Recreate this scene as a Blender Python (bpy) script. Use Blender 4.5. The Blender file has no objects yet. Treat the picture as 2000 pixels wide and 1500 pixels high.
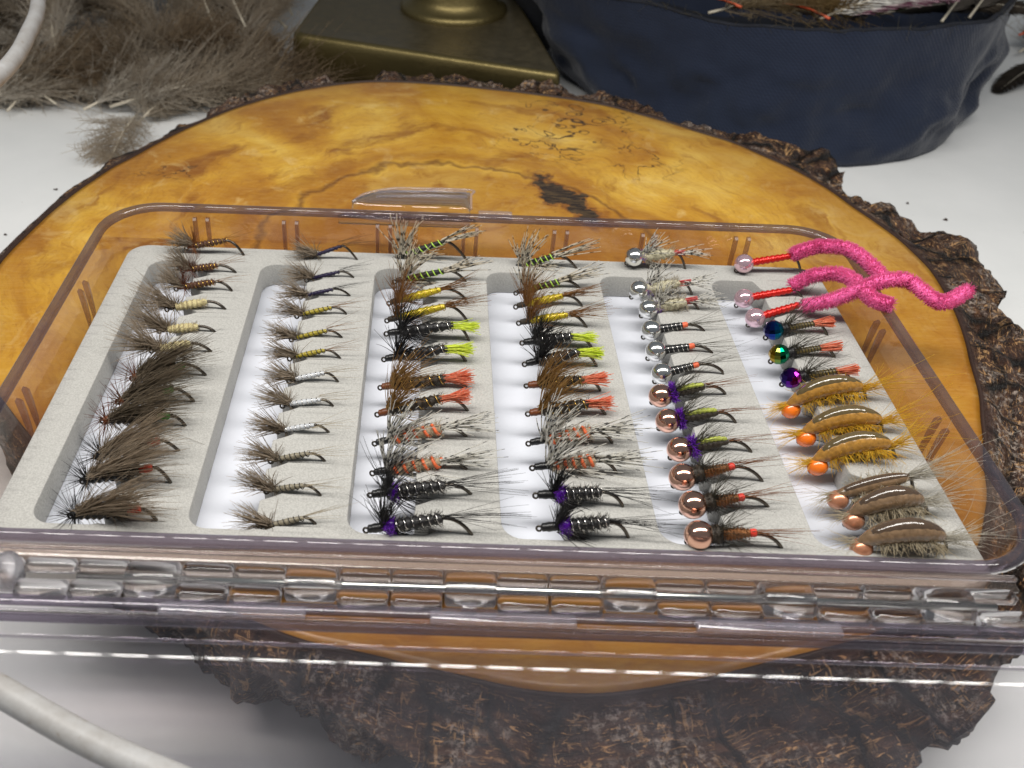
import bpy, math, random
import numpy as np
from mathutils import Vector, Matrix, noise
# ---------------------------------------------------------------- camera, light, exposure (lengths in cm, CM converts to metres)
CM = 0.01
scene = bpy.context.scene
col = scene.collection
cam_d = bpy.data.cameras.new('camera'); cam = bpy.data.objects.new('camera', cam_d); col.objects.link(cam)
RIGHT = Vector((0.99938073, 0.01736202, 0.03060588)); UP = Vector((-0.03471077, 0.62911884, 0.77653374)); FWD = Vector((0.00577254, 0.77711521, -0.62933189))
cam.matrix_world = Matrix((
    (RIGHT.x, UP.x, -FWD.x, -1.06467625*CM), (RIGHT.y, UP.y, -FWD.y, -13.27542157*CM), (RIGHT.z, UP.z, -FWD.z, 10.54671255*CM), (0, 0, 0, 1)))
cam_d.sensor_fit = 'HORIZONTAL'; cam_d.sensor_width = 36; cam_d.lens = 32.4; cam_d.shift_x = 0.0835
cam_d.clip_start = 0.005; cam_d.clip_end = 20
cam_d.dof.use_dof = True; cam_d.dof.focus_distance = 16.8*CM; cam_d.dof.aperture_fstop = 38
scene.camera = cam
world = bpy.data.worlds.new('World'); scene.world = world; world.use_nodes = True
wn = world.node_tree.nodes; wl = world.node_tree.links
wn['Background'].inputs['Color'].default_value = (0.86, 0.93, 1.0, 1); wn['Background'].inputs['Strength'].default_value = 0.14
# the LED bar of the work lamp above the board: a row of short light strips
LED = bpy.data.lights.new('led_strip', 'AREA'); LED.shape = 'RECTANGLE'; LED.size = 1.35*CM; LED.size_y = 5.0*CM; LED.energy = 0.051; LED.color = (1.0, 0.965, 0.91)
for i in range(30):
    o = bpy.data.objects.new('led_strip', LED); col.objects.link(o)
    o.location = ((-27.0 + i*1.85)*CM, -2.6*CM, 25.5*CM)
scene.view_settings.view_transform = 'Standard'; scene.view_settings.look = 'None'; scene.view_settings.gamma = 1; scene.view_settings.exposure = 0.0
scene.view_settings.use_curve_mapping = False
scene.render.engine = 'CYCLES'
cy = scene.cycles
cy.use_denoising = True; cy.max_bounces = 16; cy.transparent_max_bounces = 40; cy.transmission_bounces = 14; cy.glossy_bounces = 6; cy.diffuse_bounces = 3
cy.sample_clamp_indirect = 6.0; cy.caustics_reflective = False; cy.caustics_refractive = True; cy.blur_glossy = 0.6

# ---------------------------------------------------------------- helpers
class MB:
    """collects geometry in cm; build() links it as ONE mesh object"""
    def __init__(s): s.v = []; s.f = []; s.uv = []; s.n = 0
    def add(s, v, f, uv=None):
        v = np.asarray(v, float).reshape(-1, 3)
        s.v.append(v); s.f += [tuple(i + s.n for i in q) for q in f]
        s.uv.append(np.zeros((len(v), 2)) if uv is None else np.asarray(uv, float)); s.n += len(v)
        return s
    def mesh(s, name, mat, smooth=True):
        me = bpy.data.meshes.new(name)
        V = np.concatenate(s.v)*CM; UV = np.concatenate(s.uv)
        me.from_pydata(V.tolist(), [], s.f)
        l = me.uv_layers.new(name='UVMap')
        idx = np.zeros(len(me.loops), np.int32); me.loops.foreach_get('vertex_index', idx)
        l.data.foreach_set('uv', UV[idx].astype(np.float32).ravel())
        if smooth: me.polygons.foreach_set('use_smooth', np.ones(len(me.polygons), bool))
        me.materials.append(M[mat]); me.update()
        return me
    def build(s, name, mat, parent=None, smooth=True):
        o = bpy.data.objects.new(name, s.mesh(name, mat, smooth)); col.objects.link(o)
        if parent is not None: o.parent = parent
        return o
def tag(o, label=None, cat=None, group=None, kind=None):
    if label: o['label'] = label
    if cat: o['category'] = cat
    if group: o['group'] = group
    if kind: o['kind'] = kind
    return o
def empty(name, loc, rot=(0, 0, 0)):
    o = bpy.data.objects.new(name, None); col.objects.link(o); o.empty_display_size = 0.005
    o.location = Vector(loc)*CM; o.rotation_euler = rot
    return o
def unit(a): return a/np.maximum(1e-9, np.linalg.norm(a, axis=-1, keepdims=True))
def tube(mb, pts, rad, sides=8, cap=True, flat=None, ref=None):
    """a tube along pts; rad is one number or one for each point; flat squashes it along the second frame axis"""
    P = np.asarray(pts, float); n = len(P); R = np.broadcast_to(np.asarray(rad, float), (n,)).copy()
    T = unit(np.gradient(P, axis=0)); 
    a = np.array(ref if ref is not None else (0.13, 1, 0.07), float); V = []
    for i in range(n):
        b = np.cross(T[i], a); b /= max(1e-9, np.linalg.norm(b)); a2 = np.cross(b, T[i]); a = a2
        ang = np.arange(sides)*2*math.pi/sides
        V.append(P[i] + R[i]*(np.outer(np.cos(ang), a2)*(flat or 1) + np.outer(np.sin(ang), b)))
    V = np.concatenate(V); F = []
    for i in range(n-1):
        for k in range(sides):
            k2 = (k+1) % sides; F.append((i*sides+k, i*sides+k2, (i+1)*sides+k2, (i+1)*sides+k))
    if cap: F.append(tuple(range(sides-1, -1, -1))); F.append(tuple((n-1)*sides + k for k in range(sides)))
    uv = np.stack([np.repeat(np.linspace(0, 1, n), sides), np.tile(np.arange(sides)/sides, n)], 1)
    return mb.add(V, F, uv)
def curve(ctrl, n):
    """Catmull-Rom through ctrl"""
    c = np.asarray(ctrl, float); c = np.concatenate([[2*c[0]-c[1]], c, [2*c[-1]-c[-2]]]); out = []
    m = len(c)-3
    for t in np.linspace(0, m - 1e-6, n):
        i = int(t); u = t-i; a, b, d, e = c[i:i+4]
        out.append(0.5*((2*b) + (-a+d)*u + (2*a-5*b+4*d-e)*u*u + (-a+3*b-3*d+e)*u**3))
    return np.array(out)
def fibres(mb, base, d, L, curl=None, r0=0.008, r1=0.002, seg=4, rnd=None, uvv=None, sides=3):
    """N tapered fibres from base along d, bent by curl"""
    base = np.asarray(base, float); n = len(base); d = unit(np.asarray(d, float)); L = np.broadcast_to(np.asarray(L, float), (n,))
    curl = np.zeros((n, 3)) if curl is None else np.asarray(curl, float)
    a = unit(np.cross(d, np.array((0.31, 0.87, 0.39)))); b = np.cross(d, a)
    t = np.linspace(0, 1, seg+1)
    P = base[:, None] + d[:, None]*(L[:, None]*t)[..., None] + curl[:, None]*(t**2)[None, :, None]
    r = (r0 + (r1-r0)*t**1.4)
    ang = np.arange(sides)*2*math.pi/sides
    ring = a[:, None]*np.cos(ang)[None, :, None] + b[:, None]*np.sin(ang)[None, :, None]
    V = P[:, :, None] + ring[:, None]*r[None, :, None, None]
    one = []
    for i in range(seg):
        for k in range(sides):
            k2 = (k+1) % sides; one.append((i*sides+k, i*sides+k2, (i+1)*sides+k2, (i+1)*sides+k))
    one = np.array(one); F = (one[None] + (np.arange(n)*(seg+1)*sides)[:, None, None]).reshape(-1, 4)
    rv = np.random.RandomState(n*7+3).rand(n) if uvv is None else np.asarray(uvv)
    uv = np.stack([np.broadcast_to(t[None, :, None], (n, seg+1, sides)), np.broadcast_to(rv[:, None, None], (n, seg+1, sides))], -1).reshape(-1, 2)
    return mb.add(V.reshape(-1, 3), F.tolist(), uv)
def ball(mb, c, r, nu=20, nv=12, sx=1, sy=1, sz=1):
    V = [(c[0], c[1], c[2]+r*sz)]; F = []
    for j in range(1, nv):
        p = math.pi*j/nv
        for i in range(nu):
            q = 2*math.pi*i/nu; V.append((c[0]+r*sx*math.sin(p)*math.cos(q), c[1]+r*sy*math.sin(p)*math.sin(q), c[2]+r*sz*math.cos(p)))
    V.append((c[0], c[1], c[2]-r*sz)); e = len(V)-1
    for i in range(nu): F.append((0, 1+i, 1+(i+1) % nu)); F.append((e, e-nu+(i+1) % nu, e-nu+i))
    for j in range(nv-2):
        for i in range(nu):
            a = 1+j*nu+i; b = 1+j*nu+(i+1) % nu; F.append((a, a+nu, b+nu, b))
    return mb.add(V, F)
def rrect(x0, x1, y0, y1, r, n=8):
    out = []
    for cx, cyy, a0 in ((x1-r, y1-r, 0), (x0+r, y1-r, 90), (x0+r, y0+r, 180), (x1-r, y0+r, 270)):
        for k in range(n+1):
            a = math.radians(a0 + 90*k/n); out.append((cx + r*math.cos(a), cyy + r*math.sin(a)))
    return out
def loft(mb, rings, closed=True, cap0=False, cap1=False):
    n = len(rings[0]); V = [p for r in rings for p in r]; F = []
    for i in range(len(rings)-1):
        for k in range(n if closed else n-1):
            k2 = (k+1) % n; F.append((i*n+k, i*n+k2, (i+1)*n+k2, (i+1)*n+k))
    if cap0: F.append(tuple(range(n-1, -1, -1)))
    if cap1: F.append(tuple((len(rings)-1)*n + k for k in range(n)))
    return mb.add(V, F)
def bbox(mb, x0, x1, y0, y1, z0, z1, r=0.03):
    """a box with chamfered edges all round"""
    rings = []
    for z, i in ((z0, r), (z0+r, 0), (z1-r, 0), (z1, r)):
        rings.append([(x, y, z) for x, y in rrect(x0+i, x1-i, y0+i, y1-i, max(r, 0.005), 3)])
    return loft(mb, rings, True, True, True)

# ---------------------------------------------------------------- materials
M = {}
class NT:
    def __init__(s, name):
        s.m = bpy.data.materials.new(name); s.m.use_nodes = True; s.t = s.m.node_tree; M[name] = s.m
        s.b = s.t.nodes['Principled BSDF']; s.out = s.t.nodes['Material Output']
    def n(s, typ, ins=None, **kw):
        nd = s.t.nodes.new('ShaderNode'+typ)
        for k, v in kw.items(): setattr(nd, k, v)
        for k, v in (ins or {}).items():
            if hasattr(v, 'is_output') or isinstance(v, bpy.types.NodeSocket): s.t.links.new(v, nd.inputs[k])
            else: nd.inputs[k].default_value = v
        return nd
    def coord(s, scale=(1, 1, 1), rot=(0, 0, 0)):
        tc = s.n('TexCoord')
        return s.n('Mapping', {0: tc.outputs['Object'], 'Scale': tuple(100*v for v in scale), 'Rotation': rot}).outputs[0]
    def noise(s, vec, scale, detail=4, rough=0.55, dist=0.0): return s.n('TexNoise', {'Vector': vec, 'Scale': scale, 'Detail': detail, 'Roughness': rough, 'Distortion': dist}).outputs['Fac']
    def ramp(s, fac, stops, interp='LINEAR'):
        r = s.n('ValToRGB', {0: fac}); cr = r.color_ramp; cr.interpolation = interp
        while len(cr.elements) < len(stops): cr.elements.new(0.5)
        for e, (p, c) in zip(cr.elements, stops): e.position = p; e.color = (*c, 1) if len(c) == 3 else c
        return r.outputs[0]
    def math(s, op, a, b=0.0, c=0.0, clamp=False):
        nd = s.n('Math', {0: a, 1: b, 2: c}, operation=op); nd.use_clamp = clamp; return nd.outputs[0]
    def mix(s, fac, a, b, mode='MIX'):
        nd = s.n('Mix', {0: fac}, data_type='RGBA', blend_type=mode)
        for k, v in ((6, a), (7, b)):
            if isinstance(v, bpy.types.NodeSocket): s.t.links.new(v, nd.inputs[k])
            else: nd.inputs[k].default_value = (*v, 1)
        return nd.outputs[2]
    def bump(s, h, strength=0.3, dist=0.01):
        o = s.n('Bump', {'Height': h, 'Strength': strength, 'Distance': dist*CM}).outputs[0]; s.t.links.new(o, s.b.inputs['Normal']); return o
    def set(s, **kw):
        for k, v in kw.items():
            k = {'color': 'Base Color', 'rough': 'Roughness', 'metal': 'Metallic', 'spec': 'Specular IOR Level', 'coat': 'Coat Weight', 'sheen': 'Sheen Weight', 'trans': 'Transmission Weight', 'sss': 'Subsurface Weight', 'coat_r': 'Coat Roughness'}.get(k, k)
            if isinstance(v, bpy.types.NodeSocket): s.t.links.new(v, s.b.inputs[k])
            else: s.b.inputs[k].default_value = (*v, 1) if isinstance(v, tuple) and len(v) == 3 else v
        return s
def plain(name, color, rough=0.5, metal=0.0, var=0.25, scale=12.0, bump=0.0, **kw):
    """one colour broken up by noise, with optional relief"""
    t = NT(name); v = t.coord(); f = t.noise(v, scale, 3)
    t.set(color=t.mix(f, tuple(c*(1-var) for c in color), tuple(min(1, c*(1+var)) for c in color)), rough=rough, metal=metal, **kw)
    if bump: t.bump(f, 0.6, bump)
    return t
def fibre(name, c0, c1, rough=0.55, trans=0.3, tip=None):
    """hair and feather fibres: each fibre its own shade between c0 and c1, thin enough to let light through"""
    t = NT(name); uv = t.n('UVMap'); sx = t.n('SeparateXYZ', {0: uv.outputs[0]})
    c = t.mix(sx.outputs[1], c0, c1)
    if tip: c = t.mix(t.math('POWER', sx.outputs[0], 2.0), c, tip)
    t.set(color=c, rough=rough, spec=0.35)
    tl = t.n('BsdfTranslucent', {'Color': c}); mx = t.n('MixShader', {0: trans, 1: t.b.outputs[0], 2: tl.outputs[0]})
    t.t.links.new(mx.outputs[0], t.out.inputs[0]); return t
def barred(name, pale, dark, freq=5.0):
    t = NT(name); uv = t.n('UVMap'); sx = t.n('SeparateXYZ', {0: uv.outputs[0]})
    ph = t.math('ADD', t.math('MULTIPLY', sx.outputs[0], freq*6.283), t.math('MULTIPLY', sx.outputs[1], 5.0))
    f = t.math('SINE', ph)
    mr = t.n('MapRange', {0: f, 1: 0.6, 2: 0.9}); c = t.mix(mr.outputs[0], pale, dark)
    t.set(color=c, rough=0.5, spec=0.4)
    tl = t.n('BsdfTranslucent', {'Color': c}); mx = t.n('MixShader', {0: 0.45, 1: t.b.outputs[0], 2: tl.outputs[0]})
    t.t.links.new(mx.outputs[0], t.out.inputs[0]); return t
def thin_plastic(name, tint, haze=0.0, ior=1.5, rough=0.02, hcol=(0.55, 0.53, 0.60)):
    """clear moulded sheet: straight-through transparency plus a Fresnel reflection"""
    t = NT(name); tr = t.n('BsdfTransparent', {'Color': (*tint, 1)})
    gl = t.n('BsdfGlossy', {'Color': (1, 1, 1, 1), 'Roughness': rough}); lw = t.n('LayerWeight', {'Blend': 0.5}); fr = t.n('Math', {0: t.math('POWER', lw.outputs['Facing'], 5.0), 1: 0.94, 2: ((ior-1)/(ior+1))**2}, operation='MULTIPLY_ADD')
    mx = t.n('MixShader', {0: fr.outputs[0], 1: tr.outputs[0], 2: gl.outputs[0]})
    last = mx
    if haze:
        v = t.coord(); f = t.noise(v, 1.5, 5, 0.7)
        df = t.n('BsdfDiffuse', {'Color': (*hcol, 1)}); last = t.n('MixShader', {0: t.math('MULTIPLY', f, haze*2), 1: mx.outputs[0], 2: df.outputs[0]})
    t.t.links.new(last.outputs[0], t.out.inputs[0]); return t
def clear_solid(name, color, rough=0.02):
    t = NT(name); g = t.n('BsdfGlass', {'Color': (*color, 1), 'Roughness': rough, 'IOR': 1.49})
    tr = t.n('BsdfTransparent', {'Color': (*color, 1)}); mx = t.n('MixShader', {0: 0.28, 1: g.outputs[0], 2: tr.outputs[0]}); t.t.links.new(mx.outputs[0], t.out.inputs[0]); return t

# table: painted white top, faint stains, scratches and specks
t = NT('table_white'); v = t.coord()
st = t.noise(v, 0.25, 5, 0.6); sp = t.n('TexVoronoi', {'Vector': v, 'Scale': 0.85, 'Randomness': 1.0}).outputs['Distance']
spn = t.noise(v, 0.6, 2)
base = t.ramp(st, [(0.3, (0.80, 0.815, 0.815)), (0.7, (0.87, 0.88, 0.88))])
dot = t.math('LESS_THAN', t.math('ADD', sp, t.math('MULTIPLY', t.noise(v, 9, 2), 0.04)), t.math('MULTIPLY_ADD', spn, 0.16, -0.035))
t.set(color=t.mix(t.math('MULTIPLY', dot, 0.6), base, (0.16, 0.15, 0.15)), spec=0.4)
rr = t.n('MapRange', {0: st, 3: 0.38, 4: 0.55}); t.set(rough=rr.outputs[0]); t.bump(t.noise(v, 6, 4), 0.15, 0.01)

# varnished spalted slice
t = NT('spalted_wood'); v = t.coord(); sep = t.n('SeparateXYZ', {0: v})
wob = t.noise(v, 0.22, 5, 0.6); wob2 = t.noise(v, 0.9, 4, 0.6)
dx = t.math('SUBTRACT', sep.outputs[0], -0.4); dy = t.math('SUBTRACT', sep.outputs[1], 5.9)
rad = t.math('SQRT', t.math('ADD', t.math('MULTIPLY', dx, dx), t.math('MULTIPLY', dy, dy)))
radw = t.math('ADD', rad, t.math('MULTIPLY_ADD', wob, 3.2, -1.6))
radw = t.math('ADD', radw, t.math('MULTIPLY', wob2, 0.5))
ringf = t.math('MULTIPLY_ADD', t.math('SINE', t.math('MULTIPLY', radw, 6.5)), 0.5, 0.5)
blot = t.noise(t.coord((1, 1, 1)), 0.22, 5, 0.55, 0.5)
c = t.ramp(blot, [(0.30, (0.30, 0.11, 0.008)), (0.42, (0.52, 0.245, 0.018)), (0.53, (0.71, 0.41, 0.045)), (0.66, (0.84, 0.58, 0.13))])
# growth rings, wide and fine
c = t.mix(t.math('MULTIPLY', ringf, 0.20), c, (0.34, 0.12, 0.012))
fring = t.math('SINE', t.math('MULTIPLY', radw, 34.0)); c = t.mix(t.n('MapRange', {0: fring, 1: 0.2, 2: 1.0, 4: 0.14}).outputs[0], c, (0.30, 0.10, 0.01))
# warm brown flame marks that run round the rings
ang = t.math('ARCTAN2', dy, dx); pv = t.n('CombineXYZ', {0: t.math('MULTIPLY', ang, 3.2), 1: t.math('MULTIPLY', radw, 0.95), 2: 0.0}).outputs[0]
fl = t.noise(pv, 0.85, 6, 0.6, 0.6)
c = t.mix(t.n('MapRange', {0: fl, 1: 0.53, 2: 0.68, 4: 0.9}).outputs[0], c, (0.25, 0.085, 0.007))
fl2 = t.noise(pv, 3.6, 6, 0.7, 1.5)
c = t.mix(t.n('MapRange', {0: fl2, 1: 0.55, 2: 0.70, 4: 0.6}).outputs[0], c, (0.30, 0.115, 0.012))
pale = t.noise(v, 0.8, 5, 0.7, 1.2)
c = t.mix(t.n('MapRange', {0: pale, 1: 0.57, 2: 0.69, 4: 0.4}).outputs[0], c, (0.84, 0.62, 0.26))
# darker heartwood with a dark boundary line
hw = t.n('MapRange', {0: radw, 1: 4.75, 2: 4.2}).outputs[0]
c = t.mix(t.math('MULTIPLY', hw, 0.5), c, (0.30, 0.11, 0.012))
edge = t.n('MapRange', {0: t.math('ABSOLUTE', t.math('SUBTRACT', radw, 4.72)), 1: 0.16, 2: 0.02}).outputs[0]
c = t.mix(t.math('MULTIPLY', edge, 0.7), c, (0.11, 0.035, 0.008))
# browner towards the rim
c = t.mix(t.n('MapRange', {0: t.math('ADD', rad, t.math('MULTIPLY', wob, 2.5)), 1: 9.6, 2: 12.2, 4: 0.6}).outputs[0], c, (0.33, 0.13, 0.012))
# a second, fainter brown ring outside the heartwood
e2 = t.n('MapRange', {0: t.math('ABSOLUTE', t.math('SUBTRACT', radw, 5.3)), 1: 0.5, 2: 0.05, 4: 0.5}).outputs[0]
c = t.mix(e2, c, (0.30, 0.115, 0.012))
# black zone lines of the fungus, only in a few patches
zl = t.noise(v, 0.62, 3, 0.6, 0.5); zl2 = t.math('ABSOLUTE', t.math('SUBTRACT', zl, 0.5))
def patch(x, y, r):
    ax = t.math('SUBTRACT', sep.outputs[0], x); ay = t.math('SUBTRACT', sep.outputs[1], y)
    return t.n('MapRange', {0: t.math('SQRT', t.math('ADD', t.math('MULTIPLY', ax, ax), t.math('MULTIPLY', ay, ay))), 1: r, 2: r*0.55}).outputs[0]
msk = t.math('MAXIMUM', patch(3.1, 13.3, 2.9), t.math('MAXIMUM', patch(-8.2, 9.6, 1.1), patch(4.9, 11.2, 1.6)))
line = t.n('MapRange', {0: zl2, 1: 0.011, 2: 0.004}).outputs[0]
c = t.mix(t.math('MULTIPLY', t.math('MULTIPLY', line, msk), t.n('MapRange', {0: wob2, 1: 0.38, 2: 0.55}).outputs[0]), c, (0.035, 0.014, 0.007))
vz = t.n('TexVoronoi', {'Vector': v, 'Scale': 1.15}).outputs['Distance']
vzz = t.math('ABSOLUTE', t.math('SUBTRACT', t.math('ADD', vz, t.math('MULTIPLY', wob2, 0.25)), 0.32))
c = t.mix(t.math('MULTIPLY', t.n('MapRange', {0: vzz, 1: 0.03, 2: 0.008}).outputs[0], t.math('MULTIPLY', patch(3.2, 14.0, 1.8), 0.85)), c, (0.03, 0.012, 0.006))
# bark inclusion (knot) by the box latch
kw = t.n('TexNoise', {'Vector': v, 'Scale': 1.3, 'Detail': 5.0, 'Roughness': 0.7}); kc = t.n('SeparateXYZ', {0: kw.outputs['Color']})
kx = t.math('SUBTRACT', t.math('ADD', sep.outputs[0], t.math('MULTIPLY_ADD', kc.outputs[0], 1.9, -0.95)), 2.55); ky = t.math('SUBTRACT', t.math('ADD', sep.outputs[1], t.math('MULTIPLY_ADD', kc.outputs[1], 1.9, -0.95)), 8.6)
ka = t.math('ADD', t.math('MULTIPLY', kx, 0.50), t.math('MULTIPLY', ky, -0.866)); kb = t.math('ADD', t.math('MULTIPLY', kx, 0.866), t.math('MULTIPLY', ky, 0.50))
kd = t.math('ADD', t.math('POWER', t.math('MULTIPLY', t.math('ABSOLUTE', ka), 0.58), 2.0), t.math('POWER', t.math('MULTIPLY', t.math('ABSOLUTE', kb), 2.3), 2.0))
kd = t.math('ADD', kd, t.math('MULTIPLY_ADD', t.noise(v, 1.1, 5, 0.65), 1.6, -0.8))
c = t.mix(t.n('MapRange', {0: kd, 1: 1.5, 2: 0.85, 4: 0.75}).outputs[0], c, (0.16, 0.05, 0.012))
c = t.mix(t.n('MapRange', {0: kd, 1: 0.8, 2: 0.55}).outputs[0], c, (0.022, 0.014, 0.011))
fine = t.noise(t.coord((1, 6, 1), (0, 0, 0.5)), 3.0, 4, 0.6)
c = t.mix(t.n('MapRange', {0: fine, 1: 0.45, 2: 0.8, 4: 0.22}).outputs[0], c, (0.75, 0.47, 0.17))
pore = t.noise(v, 16.0, 3, 0.7); c = t.mix(t.n('MapRange', {0: pore, 1: 0.63, 2: 0.72, 4: 0.45}).outputs[0], c, (0.18, 0.06, 0.006))
t.set(color=c, rough=t.n('MapRange', {0: fl, 3: 0.22, 4: 0.42}).outputs[0], spec=0.45, coat=0.4, coat_r=0.2)
t.bump(t.math('ADD', fine, t.math('MULTIPLY', blot, 1.5)), 0.12, 0.03)

# bark
t = NT('bark'); v = t.coord()
geo = t.n('UVMap'); su = t.n('SeparateXYZ', {0: geo.outputs[0]})
va = t.n('CombineXYZ', {0: t.math('MULTIPLY', su.outputs[0], 33.0), 1: t.math('MULTIPLY', su.outputs[1], 4.0), 2: 0.0}).outputs[0]   # cm round the rim, cm across it
vt = t.n('Mapping', {0: va, 'Scale': (0.8, 3.4, 1)}).outputs[0]; vr = t.n('Mapping', {0: va, 'Scale': (3.0, 0.9, 1)}).outputs[0]
lay = t.noise(vt, 1.6, 5, 0.62, 0.8); fn = t.noise(vt, 4.2, 4, 0.65, 1.6); fr = t.noise(vr, 3.2, 4, 0.65, 1.2); big = t.noise(v, 0.9, 5, 0.65)
c = t.ramp(lay, [(0.34, (0.010, 0.006, 0.005)), (0.52, (0.050, 0.022, 0.013)), (0.70, (0.13, 0.058, 0.030))])
c = t.mix(t.n('MapRange', {0: fn, 1: 0.575, 2: 0.64, 4: 0.95}).outputs[0], c, (0.62, 0.35, 0.15))
c = t.mix(t.math('MULTIPLY', t.n('MapRange', {0: fr, 1: 0.575, 2: 0.63}).outputs[0], t.n('MapRange', {0: big, 1: 0.42, 2: 0.58, 4: 0.9}).outputs[0]), c, (0.58, 0.34, 0.15))
grey = t.noise(v, 9.0, 5, 0.75)
c = t.mix(t.math('MULTIPLY', t.n('MapRange', {0: grey, 1: 0.50, 2: 0.62, 4: 0.9}).outputs[0], t.n('MapRange', {0: t.noise(v, 0.6, 3), 1: 0.48, 2: 0.58}).outputs[0]), c, (0.46, 0.38, 0.32))
# fissures across the bark
crv = t.n('TexVoronoi', {'Vector': t.n('Mapping', {0: va, 'Scale': (1.0, 0.45, 1)}).outputs[0], 'Scale': 0.75, 'Randomness': 1.0}, feature='DISTANCE_TO_EDGE').outputs['Distance']
crk = t.n('MapRange', {0: t.math('ADD', crv, t.math('MULTIPLY_ADD', big, 0.16, -0.08)), 1: 0.0, 2: 0.05}).outputs[0]
c = t.mix(crk, (0.006, 0.004, 0.003), c)
# the band next to the wood is plain dark inner bark
c = t.mix(t.n('MapRange', {0: t.math('ADD', su.outputs[1], t.math('MULTIPLY_ADD', big, 0.12, -0.06)), 1: 0.06, 2: 0.025}).outputs[0], c, (0.055, 0.026, 0.018))
t.set(color=c, rough=0.42, spec=0.5); t.bump(t.math('ADD', t.math('ADD', fn, t.math('MULTIPLY', fr, 0.7)), t.math('ADD', t.math('MULTIPLY', lay, 1.5), t.math('ADD', t.math('MULTIPLY', grey, 0.4), t.math('MULTIPLY', crk, 1.6)))), 1.0, 0.085)
plain('cambium', (0.035, 0.016, 0.010), 0.6, 0, 0.4, 8, 0.02)

# box
thin_plastic('box_wall', (0.90, 0.85, 0.83), 0.035, 1.45, 0.02, (0.52, 0.42, 0.34))
thin_plastic('box_rim', (0.55, 0.51, 0.58), 0.055, 1.55, 0.05)
thin_plastic('box_lid', (0.91, 0.905, 0.915), 0.022, 1.5, 0.05)  # diffuse grey haze stands for soft reflections in the lid panel
thin_plastic('box_rib', (0.72, 0.66, 0.71), 0.02, 1.4, 0.30)
thin_plastic('glint_plastic', (0.92, 0.90, 0.92), 0.16, 1.6, 0.08)  # white diffuse mixed in to paint lamp glints on clear edges
clear_solid('clear_plastic', (0.96, 0.95, 0.96), 0.03)
t = NT('foam_grey'); v = t.coord(); g = t.n('TexNoise', {'Vector': v, 'Scale': 34.0, 'Detail': 2.0}).outputs['Fac']; g2 = t.noise(v, 0.7, 4)
c = t.ramp(g, [(0.35, (0.375, 0.37, 0.35)), (0.65, (0.49, 0.485, 0.46))]); c = t.mix(t.math('MULTIPLY', g2, 0.3), c, (0.42, 0.41, 0.385))
sp = t.n('SeparateXYZ', {0: v}); fy = t.math('FRACT', t.math('MULTIPLY', t.math('ADD', sp.outputs[1], 10.74), 1.0/0.695))
l1 = t.n('MapRange', {0: t.math('ABSOLUTE', t.math('SUBTRACT', t.math('ABSOLUTE', t.math('SUBTRACT', fy, 0.5)), 0.30)), 1: 0.045, 2: 0.0}).outputs[0]
fx = t.math('FRACT', t.math('MULTIPLY', t.math('ADD', sp.outputs[0], 6.94 + 24.0), 1.0/2.395)); mxk = t.math('MULTIPLY', t.n('MapRange', {0: fx, 1: 0.55, 2: 0.62}).outputs[0], t.n('MapRange', {0: fx, 1: 0.93, 2: 0.86}).outputs[0])
t.set(color=c, rough=0.85, spec=0.2, sheen=0.15); t.bump(t.math('ADD', g, t.math('MULTIPLY', t.math('MULTIPLY', l1, mxk), t.math('MULTIPLY', t.noise(v, 1.7, 3), -2.6))), 0.55, 0.025)
t = NT('paper_white'); v = t.coord(); t.set(color=t.ramp(t.noise(v, 0.8, 4), [(0.3, (0.63, 0.655, 0.72)), (0.7, (0.69, 0.71, 0.78))]), rough=0.5, spec=0.3); t.bump(t.noise(v, 20, 3), 0.1, 0.01)
plain('steel_pin', (0.78, 0.77, 0.74), 0.2, 1.0, 0.06, 8)

# flies
plain('hook_wire', (0.11, 0.095, 0.08), 0.24, 0.9, 0.2, 10)
plain('thread_black', (0.012, 0.012, 0.013), 0.28, 0, 0.2, 30, 0.01)
plain('thread_rust', (0.16, 0.045, 0.012), 0.4, 0, 0.3, 30, 0.01)
plain('thread_orange', (0.75, 0.13, 0.05), 0.4, 0, 0.15, 30, 0.01)
plain('thread_red', (0.72, 0.05, 0.03), 0.35, 0, 0.15, 30, 0.01)
plain('pheasant', (0.085, 0.034, 0.016), 0.6, 0, 0.6, 40, 0.03)
plain('peacock', (0.030, 0.020, 0.011), 0.5, 0, 0.7, 40, 0.03)
plain('body_black', (0.013, 0.012, 0.013), 0.4, 0, 0.4, 40, 0.02)
plain('body_purple', (0.018, 0.012, 0.045), 0.22, 0, 0.3, 30, 0.01)
plain('body_cream', (0.60, 0.52, 0.27), 0.7, 0, 0.22, 30, 0.04)
plain('body_olive', (0.34, 0.27, 0.025), 0.28, 0, 0.2, 25, 0.01)
plain('body_gold', (0.55, 0.42, 0.02), 0.25, 0.2, 0.3, 20, 0.02)
plain('body_white', (0.55, 0.57, 0.60), 0.35, 0, 0.15, 25, 0.01)
plain('body_quill', (0.23, 0.20, 0.14), 0.4, 0, 0.4, 25, 0.01)
plain('body_hare', (0.42, 0.33, 0.22), 0.8, 0, 0.35, 40, 0.04)
plain('body_pale', (0.58, 0.54, 0.38), 0.8, 0, 0.25, 40, 0.04)
plain('body_copper', (0.30, 0.13, 0.05), 0.35, 0.7, 0.5, 40, 0.03)
plain('body_red', (0.62, 0.018, 0.012), 0.22, 0.35, 0.25, 20, 0.01)
plain('body_ringed', (0.16, 0.115, 0.03), 0.3, 0, 0.25, 30, 0.01)
plain('wire_lime', (0.50, 0.80, 0.10), 0.4, 0, 0.1, 20)
plain('wire_silver', (0.75, 0.73, 0.70), 0.22, 1.0, 0.1, 20)
plain('wire_gold', (0.70, 0.45, 0.12), 0.25, 1.0, 0.1, 20)
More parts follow.
